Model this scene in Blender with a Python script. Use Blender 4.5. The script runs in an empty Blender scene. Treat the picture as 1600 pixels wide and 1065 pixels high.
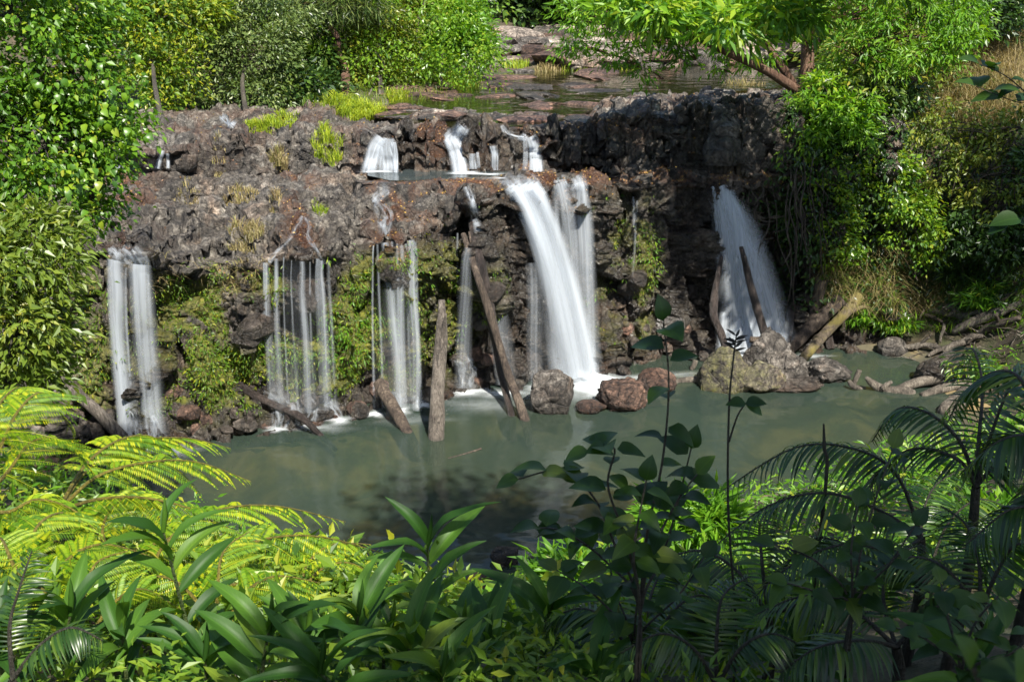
import bpy, bmesh, math, random
import numpy as np
from mathutils import Vector, Matrix, Quaternion
from mathutils.bvhtree import BVHTree

R = random.Random(11)
rng = np.random.default_rng(11)
scene = bpy.context.scene
col = scene.collection

# ------------------------------------------------------------------ camera, sky, sun, exposure
CAM_H, PITCH, FPX = 10.0, math.radians(20.0), 1556.0
cam_data = bpy.data.cameras.new('camera')
cam_data.sensor_width = 36.0
cam_data.lens = FPX / 1600.0 * 36.0
cam_data.clip_start, cam_data.clip_end = 0.05, 2000.0
cam_data.dof.use_dof = True
cam_data.dof.focus_distance = 22.0
cam_data.dof.aperture_fstop = 9.0
cam = bpy.data.objects.new('camera', cam_data)
col.objects.link(cam)
cam.location = (0, 0, CAM_H)
cam.rotation_euler = (math.radians(90) - PITCH, 0, 0)
scene.camera = cam

SUN_EL = math.radians(53.0)
SUN_H = Vector((0.38, -0.92, 0)).normalized()           # horizontal direction towards the sun: behind the camera, a little to the right
SUN = Vector((SUN_H.x * math.cos(SUN_EL), SUN_H.y * math.cos(SUN_EL), math.sin(SUN_EL)))
world = bpy.data.worlds.new('World')
scene.world = world
world.use_nodes = True
wn = world.node_tree
bg = wn.nodes['Background']
sky = wn.nodes.new('ShaderNodeTexSky')
sky.sky_type = 'NISHITA'
sky.sun_disc = False
sky.sun_elevation = SUN_EL
sky.sun_rotation = math.atan2(SUN_H.x, SUN_H.y)
wn.links.new(sky.outputs[0], bg.inputs[0])
bg.inputs[1].default_value = 0.10
sd = bpy.data.lights.new('sun', 'SUN')
sd.energy = 5.0
sd.angle = math.radians(0.6)
sd.color = (1.0, 0.95, 0.86)
sun = bpy.data.objects.new('sun', sd)
col.objects.link(sun)
sun.rotation_euler = (-SUN).to_track_quat('-Z', 'Y').to_euler()
scene.view_settings.view_transform = 'Standard'
scene.view_settings.look = 'None'
scene.view_settings.exposure = 1.2
scene.view_settings.gamma = 1.0
scene.render.engine = 'CYCLES'
cy = scene.cycles
cy.use_denoising = True
cy.max_bounces = 7
cy.diffuse_bounces = 3
cy.glossy_bounces = 3
cy.transmission_bounces = 4
cy.transparent_max_bounces = 28
cy.sample_clamp_indirect = 6.0

# ------------------------------------------------------------------ projection helpers (photo pixel -> place in the world)
CP, SP = math.cos(PITCH), math.sin(PITCH)
def ray(px, py):
    u, v = (px - 800.0) / FPX, (py - 532.5) / FPX
    return Vector((u, CP - v * SP, -(SP + v * CP)))
def at(px, py, Y):
    d = ray(px, py); t = Y / d.y
    return Vector((d.x * t, Y, CAM_H + d.z * t))
def atz(px, py, z):
    d = ray(px, py); t = (z - CAM_H) / d.z
    return Vector((d.x * t, d.y * t, z))
def mpp(Y):                      # metres per photo pixel at distance Y
    return Y / CP / FPX

# ------------------------------------------------------------------ object helpers
WM = {}
def link(o, parent=None, wm=None):
    col.objects.link(o)
    wm = wm if wm is not None else Matrix.Identity(4)
    if parent is not None:
        o.parent = parent
        o.matrix_local = WM[parent.name].inverted() @ wm
    else:
        o.matrix_local = wm
    WM[o.name] = wm
    return o
def tag(o, label=None, cat=None, group=None, kind=None):
    if label: o['label'] = label
    if cat: o['category'] = cat
    if group: o['group'] = group
    if kind: o['kind'] = kind
    return o
def thing(name, label, cat, loc, group=None):
    o = bpy.data.objects.new(name, None)
    o.empty_display_size = 0.2
    link(o, None, Matrix.Translation(Vector(loc)))
    return tag(o, label, cat, group)
def mesh(name, V, F, attrs=None, uv=None, smooth=True):
    """V (n,3), F list of arrays (m,k) or one array; fast builder"""
    V = np.ascontiguousarray(V, dtype=np.float32)
    if isinstance(F, np.ndarray): F = [F]
    F = [f for f in F if len(f)]
    me = bpy.data.meshes.new(name)
    me.vertices.add(len(V)); me.vertices.foreach_set('co', V.ravel())
    loops = np.concatenate([f.ravel() for f in F]).astype(np.int32)
    sizes = np.concatenate([np.full(len(f), f.shape[1]) for f in F]).astype(np.int32)
    starts = np.concatenate([[0], np.cumsum(sizes)[:-1]]).astype(np.int32)
    me.loops.add(len(loops)); me.loops.foreach_set('vertex_index', loops)
    me.polygons.add(len(sizes)); me.polygons.foreach_set('loop_start', starts)
    me.polygons.foreach_set('loop_total', sizes)
    me.polygons.foreach_set('use_smooth', np.full(len(sizes), bool(smooth)))
    if attrs:
        for k, a in attrs.items():
            at_ = me.attributes.new(k, 'FLOAT', 'POINT')
            at_.data.foreach_set('value', np.ascontiguousarray(a, dtype=np.float32))
    if uv is not None:
        l = me.uv_layers.new(name='UVMap')
        l.data.foreach_set('uv', np.ascontiguousarray(np.asarray(uv, dtype=np.float32)[loops]).ravel())
    me.update(calc_edges=True)
    return me
def obj(name, me, mat, parent=None, wm=None):
    """mesh data in world coordinates unless wm is given; child of parent"""
    o = bpy.data.objects.new(name, me)
    if mat is not None and len(me.materials) == 0: me.materials.append(mat)
    return link(o, parent, wm)
def at_origin(me, p):            # shift mesh data so that its origin is p
    me.transform(Matrix.Translation(-Vector(p))); return Matrix.Translation(Vector(p))

# ------------------------------------------------------------------ noise
def _h(i, j, k, s):
    x = (i.astype(np.int64) * 374761393 + j.astype(np.int64) * 668265263 + k.astype(np.int64) * 2147483647 + s * 974634321) & 0xFFFFFFFF
    x = ((x ^ (x >> 13)) * 1274126177) & 0xFFFFFFFF
    x = ((x ^ (x >> 16)) * 2246822519) & 0xFFFFFFFF
    x = x ^ (x >> 15)
    return (x & 0xFFFFFF) / float(0xFFFFFF)
def vnoise(P, s=0):
    P = np.asarray(P, dtype=np.float64)
    I = np.floor(P).astype(np.int64); f = P - I; f = f * f * (3 - 2 * f)
    out = np.zeros(len(P))
    for a in (0, 1):
        wa = f[:, 0] if a else 1 - f[:, 0]
        for b in (0, 1):
            wb = f[:, 1] if b else 1 - f[:, 1]
            for c in (0, 1):
                wc = f[:, 2] if c else 1 - f[:, 2]
                out += wa * wb * wc * _h(I[:, 0] + a, I[:, 1] + b, I[:, 2] + c, s)
    return out * 2 - 1
def fbm(P, oct=4, s=0, gain=0.5):
    P = np.asarray(P, dtype=np.float64); o = np.zeros(len(P)); a = 1.0
    for k in range(oct):
        o += a * vnoise(P * (2.03 ** k) + k * 17.3, s + k); a *= gain
    return o
def worley(P, s=0):
    """F1, F2, id (0..1) of the nearest cell, and a per-cell tilted plane (facets)"""
    P = np.asarray(P, dtype=np.float64); I = np.floor(P).astype(np.int64)
    f1 = np.full(len(P), 9.0); f2 = np.full(len(P), 9.0); idd = np.zeros(len(P)); tl = np.zeros(len(P))
    for a in (-1, 0, 1):
        for b in (-1, 0, 1):
            for c in (-1, 0, 1):
                i, j, k = I[:, 0] + a, I[:, 1] + b, I[:, 2] + c
                q = np.stack([i + _h(i, j, k, s), j + _h(i, j, k, s + 1), k + _h(i, j, k, s + 2)], 1)
                d = np.sqrt(((P - q) ** 2).sum(1)); h = _h(i, j, k, s + 3)
                near = d < f1
                f2 = np.where(near, f1, np.minimum(f2, d)); idd = np.where(near, h, idd); f1 = np.where(near, d, f1)
                dq = P - q
                tt = dq[:, 0] * (_h(i, j, k, s + 5) - .5) + dq[:, 1] * (_h(i, j, k, s + 6) - .5) + dq[:, 2] * (_h(i, j, k, s + 7) - .5)
                tl = np.where(near, tt * 2, tl)
    return f1, f2, idd, tl
def sstep(a, b, x):
    t = np.clip((x - a) / (b - a), 0, 1); return t * t * (3 - 2 * t)

# ------------------------------------------------------------------ materials
def new_mat(name):
    m = bpy.data.materials.new(name); m.use_nodes = True
    nt = m.node_tree; nt.nodes.clear()
    out = nt.nodes.new('ShaderNodeOutputMaterial')
    return m, nt, out
class NT:
    """tiny node helper"""
    def __init__(s, nt): s.nt = nt
    def n(s, typ, **kw):
        x = s.nt.nodes.new(typ)
        for k, v in kw.items(): setattr(x, k, v)
        return x
    def set(s, sock, v):
        if isinstance(v, bpy.types.NodeSocket): s.nt.links.new(v, sock)
        else: sock.default_value = v
    def math(s, op, a, b=0.0, clamp=False):
        x = s.n('ShaderNodeMath', operation=op); x.use_clamp = clamp
        s.set(x.inputs[0], a); s.set(x.inputs[1], b); return x.outputs[0]
    def mix(s, fac, a, b, typ='MIX'):
        x = s.n('ShaderNodeMix', data_type='RGBA', blend_type=typ)
        s.set(x.inputs[0], fac); s.set(x.inputs[6], a); s.set(x.inputs[7], b); return x.outputs[2]
    def noise(s, scale, detail=4, rough=0.55, vec=None, dist=0.0):
        x = s.n('ShaderNodeTexNoise'); x.inputs['Scale'].default_value = scale
        x.inputs['Detail'].default_value = detail; x.inputs['Roughness'].default_value = rough
        x.inputs['Distortion'].default_value = dist
        if vec is not None: s.set(x.inputs['Vector'], vec)
        return x.outputs[0]
    def vor(s, scale, vec=None, feature='F1'):
        x = s.n('ShaderNodeTexVoronoi', feature=feature); x.inputs['Scale'].default_value = scale
        if vec is not None: s.set(x.inputs['Vector'], vec)
        return x
    def ramp(s, fac, stops):
        x = s.n('ShaderNodeValToRGB'); e = x.color_ramp.elements
        while len(e) > 1: e.remove(e[-1])
        for i, (p, c) in enumerate(stops):
            q = e[0] if i == 0 else e.new(p)
            q.position = p; q.color = (*c, 1) if len(c) == 3 else c
        s.set(x.inputs[0], fac); return x.outputs[0]
    def maprange(s, v, a, b, c=0.0, d=1.0):
        x = s.n('ShaderNodeMapRange'); x.clamp = True
        s.set(x.inputs[0], v)
        for i, q in enumerate((a, b, c, d)): x.inputs[i + 1].default_value = q
        return x.outputs[0]
    def attr(s, name):
        x = s.n('ShaderNodeAttribute', attribute_name=name); return x.outputs['Fac']
    def pos(s): return s.n('ShaderNodeNewGeometry').outputs['Position']
    def objco(s): return s.n('ShaderNodeTexCoord').outputs['Object']
    def mapv(s, vec, scale):
        x = s.n('ShaderNodeMapping'); s.set(x.inputs[0], vec); x.inputs['Scale'].default_value = scale; return x.outputs[0]
    def bump(s, h, strength, dist=0.1):
        x = s.n('ShaderNodeBump'); x.inputs['Strength'].default_value = strength; x.inputs['Distance'].default_value = dist
        s.set(x.inputs['Height'], h); return x.outputs[0]
    def bsdf(s, color, rough=0.6, normal=None, spec=0.5):
        x = s.n('ShaderNodeBsdfPrincipled'); s.set(x.inputs['Base Color'], color); s.set(x.inputs['Roughness'], rough)
        x.inputs['Specular IOR Level'].default_value = spec
        if normal is not None: s.set(x.inputs['Normal'], normal)
        return x

def leaf_mat(name, stops, trans=0.35, rough=0.42, tcol=1.6, spec=0.5, veins=0.0):
    m, nt, out = new_mat(name); k = NT(nt)
    rnd = k.math('FRACT', k.math('ADD', k.attr('rnd'), k.n('ShaderNodeObjectInfo').outputs['Random']))
    c = k.ramp(rnd, stops)
    nz = k.noise(1.1, 2, vec=k.pos())
    c = k.mix(k.maprange(nz, 0.35, 0.7), c, k.mix(1.0, c, (0.72, 0.8, 0.7, 1), 'MULTIPLY'))
    if veins:
        uvn = k.n('ShaderNodeUVMap').outputs[0]; sp = k.n('ShaderNodeSeparateXYZ'); k.set(sp.inputs[0], uvn)
        mid = k.maprange(k.math('ABSOLUTE', k.math('SUBTRACT', sp.outputs[0], 0.5)), 0.0, 0.045, 1.0, 0.0)
        w = k.math('SINE', k.math('MULTIPLY', k.math('ADD', sp.outputs[1], k.math('MULTIPLY', k.math('ABSOLUTE', k.math('SUBTRACT', sp.outputs[0], 0.5)), -0.35)), 85.0))
        side = k.maprange(w, 0.6, 1.0, 0.0, 0.25)
        c = k.mix(k.math('MULTIPLY', k.math('MAXIMUM', mid, side), veins), c, k.mix(1.0, c, (1.7, 1.6, 1.5, 1), 'MULTIPLY'))
    b = k.bsdf(c, rough, spec=spec)
    t = k.n('ShaderNodeBsdfTranslucent')
    k.set(t.inputs[0], k.mix(1.0, c, (tcol * 1.1, tcol, tcol * 0.35, 1), 'MULTIPLY'))
    mx = k.n('ShaderNodeMixShader'); mx.inputs[0].default_value = trans
    nt.links.new(b.outputs[0], mx.inputs[1]); nt.links.new(t.outputs[0], mx.inputs[2]); nt.links.new(mx.outputs[0], out.inputs[0])
    return m

def rock_mat(name, attrs=False, tint=(1, 1, 1), wet0=0.0, moss0=0.0):
    m, nt, out = new_mat(name); k = NT(nt)
    P = k.pos()
    n1 = k.noise(0.55, 6, 0.6, P); n2 = k.noise(4.2, 8, 0.72, P, 0.6); n3 = k.noise(15, 5, 0.75, P, 0.3); n4 = k.noise(9.0, 6, 0.8, P, 0.8)
    c = k.ramp(k.math('ADD', k.math('MULTIPLY', n1, 0.22), k.math('ADD', k.math('MULTIPLY', n2, 0.38), k.math('MULTIPLY', n4, 0.40))),
               [(0.39, (0.008, 0.007, 0.0065)), (0.45, (0.032, 0.028, 0.024)), (0.495, (0.084, 0.074, 0.064)), (0.54, (0.17, 0.154, 0.134)), (0.60, (0.38, 0.355, 0.32))])
    c = k.mix(k.maprange(k.noise(1.15, 5, 0.65, P, 0.5), 0.50, 0.60, 0, 0.6), c, k.mix(1.0, c, (1.6, 1.58, 1.55, 1), 'MULTIPLY'))   # pale grey patches
    c = k.mix(k.maprange(k.noise(0.9, 5, 0.65, k.mapv(P, (1, 1, 1.3)), 0.5), 0.50, 0.42, 0, 0.6), c, k.mix(1.0, c, (0.45, 0.42, 0.40, 1), 'MULTIPLY'))   # dark stains
    c = k.mix(k.maprange(k.noise(0.8, 5, 0.65, P, 0.6), 0.52, 0.64, 0, 0.4), c, k.mix(1.0, c, (1.4, 0.95, 0.68, 1), 'MULTIPLY'))   # rusty patches
    c = k.mix(k.maprange(n3, 0.60, 0.75, 0, 0.5), c, (0.27, 0.26, 0.235, 1))                                              # pale lichen specks
    c = k.mix(k.maprange(n3, 0.43, 0.30, 0, 0.8), c, (0.016, 0.014, 0.013, 1))
    c = k.mix(1.0, c, (*tint, 1), 'MULTIPLY')
    ed = k.vor(2.6, k.mapv(P, (1.0, 1.0, 0.75)), 'DISTANCE_TO_EDGE').outputs[0]
    crack = k.maprange(k.math('ADD', ed, k.math('MULTIPLY', k.math('SUBTRACT', n2, 0.5), 0.25)), 0.0, 0.04, 1.0, 0.0)
    c = k.mix(k.math('MULTIPLY', crack, 0.25), c, (0.014, 0.012, 0.012, 1))
    if attrs:
        moss, litter, wet = k.attr('moss'), k.attr('litter'), k.attr('wet')
    else:
        z = k.n('ShaderNodeSeparateXYZ'); k.set(z.inputs[0], P)
        moss = k.math('MULTIPLY', k.maprange(n2, 0.42, 0.62), moss0)
        litter = 0.0
        wet = k.math('MAXIMUM', k.maprange(z.outputs[2], 0.02, 0.22, 1.0, 0.0), wet0) if wet0 >= 0 else 0.0
    lc = k.ramp(k.noise(22, 3, 0.6, P), [(0.3, (0.045, 0.02, 0.012)), (0.5, (0.125, 0.055, 0.03)), (0.66, (0.22, 0.105, 0.05)), (0.8, (0.33, 0.18, 0.06))])
    c = k.mix(litter, c, lc)
    w1 = k.math('MULTIPLY', wet, k.maprange(n2, 0.30, 0.55, 0.55, 1.0))
    c = k.mix(w1, c, k.mix(1.0, c, (0.40, 0.38, 0.36, 1), 'MULTIPLY'))
    mc = k.ramp(k.noise(9, 4, 0.65, P), [(0.3, (0.040, 0.044, 0.008)), (0.5, (0.12, 0.13, 0.020)), (0.7, (0.26, 0.24, 0.036))])
    c = k.mix(moss, c, mc)
    rough = k.math('SUBTRACT', k.maprange(n4, 0.35, 0.65, 0.72, 0.46), k.math('MULTIPLY', w1, 0.38))
    h = k.math('ADD', k.math('MULTIPLY', k.math('ADD', n3, n4), 0.5), k.math('ADD', k.math('MULTIPLY', k.noise(46, 3, 0.7, P), 0.22), k.math('MULTIPLY', k.math('SUBTRACT', 1.0, crack), 0.35)))
    b = k.bsdf(c, rough, k.bump(h, 1.0, 0.11))
    nt.links.new(b.outputs[0], out.inputs[0])
    return m

def bark_mat(name, c1, c2, c3, moss=0.0, mosscol=(0.16, 0.17, 0.02), rough=0.8, grain=(9, 9, 1.2)):
    m, nt, out = new_mat(name); k = NT(nt); P = k.objco()
    n1 = k.noise(2.5, 6, 0.7, k.mapv(P, grain), 0.9); n2 = k.noise(2.2, 4, 0.6, P)
    c = k.ramp(k.math('ADD', k.math('MULTIPLY', n1, 0.6), k.math('MULTIPLY', n2, 0.4)), [(0.39, c1), (0.5, c2), (0.61, c3)])
    if moss: c = k.mix(k.math('MULTIPLY', k.maprange(n2, 0.42, 0.58), moss), c, (*mosscol, 1))
    b = k.bsdf(c, rough, k.bump(k.math('ADD', n1, k.math('MULTIPLY', k.noise(30, 3, 0.7, P), 0.4)), 1.0, 0.09))
    nt.links.new(b.outputs[0], out.inputs[0])
    return m

def soil_mat():
    m, nt, out = new_mat('forest_soil'); k = NT(nt); P = k.pos()
    n = k.noise(1.2, 6, 0.65, P); n2 = k.noise(13, 5, 0.7, P)
    c = k.ramp(k.math('ADD', k.math('MULTIPLY', n, 0.4), k.math('MULTIPLY', n2, 0.6)),
               [(0.32, (0.018, 0.014, 0.009)), (0.48, (0.055, 0.040, 0.024)), (0.6, (0.10, 0.072, 0.042)), (0.75, (0.17, 0.13, 0.08))])
    c = k.mix(k.maprange(k.noise(0.7, 4, 0.6, P), 0.46, 0.6, 0, 0.7), c, (0.035, 0.05, 0.012, 1))
    nt.links.new(k.bsdf(c, 0.9, k.bump(n2, 0.7, 0.08)).outputs[0], out.inputs[0]); return m

def bed_mat():
    m, nt, out = new_mat('sandy_bed'); k = NT(nt); P = k.pos()
    c = k.ramp(k.noise(0.55, 5, 0.6, P, 0.5), [(0.38, (0.035, 0.035, 0.024)), (0.52, (0.09, 0.075, 0.04)), (0.62, (0.24, 0.17, 0.075)), (0.75, (0.33, 0.24, 0.11))])
    nt.links.new(k.bsdf(c, 0.9).outputs[0], out.inputs[0]); return m

def pool_mat(name, body, clear, rough, refl=1.0):
    """murky water: coloured body over the bed, with Fresnel reflection softened by the long exposure"""
    m, nt, out = new_mat(name); k = NT(nt); P = k.pos()
    n = k.noise(0.35, 3, 0.5, P)
    bodyc = k.mix(k.maprange(n, 0.35, 0.65), (*body, 1), (body[0] * 1.12, body[1] * 1.0, body[2] * 0.9, 1))
    d = k.n('ShaderNodeBsdfDiffuse'); k.set(d.inputs[0], bodyc)
    t = k.n('ShaderNodeBsdfTransparent'); t.inputs[0].default_value = (0.72, 0.78, 0.60, 1)
    m1 = k.n('ShaderNodeMixShader'); m1.inputs[0].default_value = clear
    nt.links.new(d.outputs[0], m1.inputs[1]); nt.links.new(t.outputs[0], m1.inputs[2])
    g = k.n('ShaderNodeBsdfGlossy'); g.inputs['Roughness'].default_value = rough
    nb = k.bump(k.noise(0.9, 2, 0.5, k.mapv(P, (1.0, 1.6, 1.0))), 0.12, 0.25)
    k.set(g.inputs['Normal'], nb)
    fr = k.n('ShaderNodeFresnel'); fr.inputs[0].default_value = 1.33; k.set(fr.inputs['Normal'], nb)
    m2 = k.n('ShaderNodeMixShader'); k.set(m2.inputs[0], k.math('MULTIPLY', fr.outputs[0], refl))
    nt.links.new(m1.outputs[0], m2.inputs[1]); nt.links.new(g.outputs[0], m2.inputs[2]); nt.links.new(m2.outputs[0], out.inputs[0])
    return m

def fall_mat(name, strands, lo, hi, streak_len=0.12, col_=(0.60, 0.645, 0.69)):
    """silky falling water: white streaks along the flow, clear between them. UV: u across (0..1), v along in metres"""
    m, nt, out = new_mat(name); k = NT(nt)
    uvn = k.n('ShaderNodeUVMap').outputs[0]; sp = k.n('ShaderNodeSeparateXYZ'); k.set(sp.inputs[0], uvn)
    u, v = sp.outputs[0], sp.outputs[1]
    a = k.attr('dens'); off = k.attr('off'); wid = k.attr('wid')
    cb = k.n('ShaderNodeCombineXYZ'); k.set(cb.inputs[0], k.math('MULTIPLY', k.math('MULTIPLY', u, wid), strands))
    k.set(cb.inputs[1], k.math('MULTIPLY', v, streak_len)); k.set(cb.inputs[2], off)
    n = k.noise(1.0, 4, 0.6, cb.outputs[0], 0.15)
    st = k.maprange(n, lo, hi)
    e = k.math('ABSOLUTE', k.math('SUBTRACT', k.math('MULTIPLY', u, 2.0), 1.0))
    edge = k.math('POWER', k.math('SUBTRACT', 1.0, k.math('POWER', e, 1.5), True), 1.5)
    al = k.math('MULTIPLY', k.math('MULTIPLY', edge, st), a, True)
    d = k.n('ShaderNodeBsdfDiffuse'); d.inputs[0].default_value = (*col_, 1)
    tl = k.n('ShaderNodeBsdfTranslucent'); tl.inputs[0].default_value = (*col_, 1)
    ms = k.n('ShaderNodeMixShader'); ms.inputs[0].default_value = 0.35
    nt.links.new(d.outputs[0], ms.inputs[1]); nt.links.new(tl.outputs[0], ms.inputs[2])
    tr = k.n('ShaderNodeBsdfTransparent')
    mx = k.n('ShaderNodeMixShader'); k.set(mx.inputs[0], al)
    nt.links.new(tr.outputs[0], mx.inputs[1]); nt.links.new(ms.outputs[0], mx.inputs[2]); nt.links.new(mx.outputs[0], out.inputs[0])
    return m

def foam_mat():
    m, nt, out = new_mat('foam'); k = NT(nt)
    n = k.noise(1.6, 4, 0.6, k.mapv(k.pos(), (1, 1.8, 1)), 0.8)
    al = k.math('MULTIPLY', k.attr('dens'), k.maprange(n, 0.25, 0.65, 0.35, 1.15), True)
    d = k.n('ShaderNodeBsdfDiffuse'); d.inputs[0].default_value = (0.84, 0.88, 0.9, 1)
    tr = k.n('ShaderNodeBsdfTransparent'); mx = k.n('ShaderNodeMixShader'); k.set(mx.inputs[0], al)
    nt.links.new(tr.outputs[0], mx.inputs[1]); nt.links.new(d.outputs[0], mx.inputs[2]); nt.links.new(mx.outputs[0], out.inputs[0])
    return m

M = {}
M['cliff'] = rock_mat('wet_basalt', True, (0.92, 0.905, 0.86))
M['rock'] = rock_mat('grey_boulder_rock', False, (0.82, 0.80, 0.78))
M['rock_red'] = rock_mat('rusty_boulder_rock', False, (0.85, 0.56, 0.45))
M['rock_dark'] = rock_mat('dark_wet_rock', False, (0.8, 0.75, 0.72), 0.75)
M['rock_pale'] = rock_mat('pale_river_rock', False, (1.9, 1.75, 1.62), -1)
M['rock_moss'] = rock_mat('mossy_boulder_rock', False, (0.85, 0.80, 0.72), 0.0, 0.5)
M['soil'] = soil_mat()
M['bed'] = bed_mat()
M['pool'] = pool_mat('murky_green_water', (0.034, 0.054, 0.043), 0.40, 0.08, 1.25)
M['river'] = pool_mat('clear_brown_water', (0.030, 0.034, 0.012), 0.35, 0.05, 1.3)
M['ledge_water'] = pool_mat('ledge_water', (0.06, 0.08, 0.085), 0.3, 0.1, 1.4)
M['rapid'] = pool_mat('fast_smooth_water', (0.022, 0.03, 0.034), 0.15, 0.28, 1.5)
M['fall_dense'] = fall_mat('white_falling_water', 6.0, 0.05, 0.55, .06)
M['fall_mid'] = fall_mat('streaked_falling_water', 9.0, 0.18, 0.72, .06)
M['fall_thin'] = fall_mat('thin_falling_water', 16.0, 0.2, 0.72, .06)
M['cascade'] = fall_mat('broken_running_water', 11.0, 0.42, 0.64, 2.4)
M['cascade_sheet'] = fall_mat('white_cascade_sheet', 8.0, 0.24, 0.62, .35)
M['foam'] = foam_mat()
M['bark_pale'] = bark_mat('weathered_log_bark', (0.035, 0.028, 0.022), (0.13, 0.108, 0.086), (0.28, 0.24, 0.195))
M['bark_brown'] = bark_mat('brown_log_bark', (0.018, 0.012, 0.009), (0.070, 0.050, 0.036), (0.18, 0.138, 0.10))
M['bark_dark'] = bark_mat('dark_wet_bark', (0.012, 0.009, 0.008), (0.035, 0.026, 0.022), (0.085, 0.065, 0.055), rough=0.4)
M['bark_moss'] = bark_mat('yellow_mossy_bark', (0.06, 0.045, 0.03), (0.15, 0.115, 0.075), (0.25, 0.2, 0.14), 0.8, (0.17, 0.14, 0.02))
M['drift'] = bark_mat('driftwood', (0.030, 0.024, 0.019), (0.105, 0.086, 0.066), (0.25, 0.215, 0.17))
M['bark_red'] = bark_mat('reddish_branch_bark', (0.05, 0.022, 0.014), (0.13, 0.062, 0.036), (0.24, 0.15, 0.10))
M['bark_tree'] = bark_mat('forest_tree_bark', (0.022, 0.018, 0.014), (0.065, 0.052, 0.04), (0.15, 0.125, 0.10), 0.3, (0.05, 0.06, 0.015))
M['root'] = bark_mat('hanging_root_bark', (0.018, 0.013, 0.009), (0.052, 0.039, 0.027), (0.12, 0.095, 0.068))
G = dict
M['lf_bright'] = leaf_mat('bright_green_leaves', [(0.0, (0.042, 0.110, 0.010)), (0.35, (0.095, 0.205, 0.014)), (0.7, (0.165, 0.29, 0.018)), (0.92, (0.215, 0.32, 0.022)), (1.0, (0.31, 0.32, 0.03))], 0.4, 0.36)
M['lf_olive'] = leaf_mat('olive_green_leaves', [(0.0, (0.055, 0.095, 0.012)), (0.5, (0.125, 0.185, 0.020)), (0.85, (0.21, 0.25, 0.032)), (1.0, (0.33, 0.29, 0.045))], 0.36, 0.4)
M['lf_yellow'] = leaf_mat('yellow_green_leaves', [(0.0, (0.050, 0.115, 0.010)), (0.5, (0.140, 0.235, 0.015)), (0.85, (0.24, 0.31, 0.020)), (1.0, (0.36, 0.34, 0.024))], 0.42, 0.45)
M['lf_grey'] = leaf_mat('grey_green_leaves', [(0.0, (0.030, 0.060, 0.014)), (0.5, (0.080, 0.125, 0.030)), (0.9, (0.155, 0.205, 0.055)), (1.0, (0.25, 0.28, 0.10))], 0.28, 0.38)
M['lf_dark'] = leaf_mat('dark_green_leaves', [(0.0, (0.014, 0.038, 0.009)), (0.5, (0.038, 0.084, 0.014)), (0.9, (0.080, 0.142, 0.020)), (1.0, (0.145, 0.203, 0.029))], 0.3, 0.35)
M['lf_lime'] = leaf_mat('lime_green_leaves', [(0.0, (0.051, 0.145, 0.009)), (0.5, (0.123, 0.275, 0.014)), (0.9, (0.217, 0.362, 0.020)), (1.0, (0.304, 0.362, 0.029))], 0.42, 0.45)
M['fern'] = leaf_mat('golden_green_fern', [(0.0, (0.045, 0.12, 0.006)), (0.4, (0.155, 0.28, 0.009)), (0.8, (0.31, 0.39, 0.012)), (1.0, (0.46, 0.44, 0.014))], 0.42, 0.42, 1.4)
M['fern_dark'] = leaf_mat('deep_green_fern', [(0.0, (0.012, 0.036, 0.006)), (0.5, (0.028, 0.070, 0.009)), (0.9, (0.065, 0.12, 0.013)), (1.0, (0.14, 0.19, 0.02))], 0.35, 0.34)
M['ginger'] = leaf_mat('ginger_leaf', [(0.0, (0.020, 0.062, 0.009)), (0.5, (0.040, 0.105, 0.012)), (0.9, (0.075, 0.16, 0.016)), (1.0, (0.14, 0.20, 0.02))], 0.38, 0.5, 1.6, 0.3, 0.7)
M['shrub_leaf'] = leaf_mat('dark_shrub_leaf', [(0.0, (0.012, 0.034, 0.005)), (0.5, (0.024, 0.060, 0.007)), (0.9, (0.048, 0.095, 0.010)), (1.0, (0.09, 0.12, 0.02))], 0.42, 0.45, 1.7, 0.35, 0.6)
M['grass'] = leaf_mat('fresh_grass', [(0.0, (0.145, 0.232, 0.017)), (0.5, (0.290, 0.377, 0.026)), (1.0, (0.478, 0.493, 0.043))], 0.4, 0.5)
M['grass_dry'] = leaf_mat('dry_straw_grass', [(0.0, (0.16, 0.115, 0.05)), (0.4, (0.30, 0.225, 0.10)), (0.8, (0.42, 0.33, 0.16)), (1.0, (0.20, 0.22, 0.05))], 0.3, 0.6, 1.1)
M['litter'] = leaf_mat('fallen_leaf', [(0.0, (0.06, 0.026, 0.012)), (0.45, (0.16, 0.07, 0.03)), (0.8, (0.30, 0.15, 0.05)), (0.95, (0.42, 0.26, 0.05)), (1.0, (0.5, 0.36, 0.06))], 0.1, 0.5, 1.0)
M['stem'] = bark_mat('green_stem', (0.03, 0.05, 0.012), (0.06, 0.09, 0.02), (0.10, 0.12, 0.03), rough=0.5)
M['stem_dark'] = bark_mat('dark_stem', (0.015, 0.014, 0.009), (0.035, 0.030, 0.018), (0.06, 0.05, 0.03), rough=0.6)
M['stem_gold'] = bark_mat('golden_stem', (0.09, 0.075, 0.012), (0.17, 0.14, 0.02), (0.24, 0.2, 0.03), rough=0.5)

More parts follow.
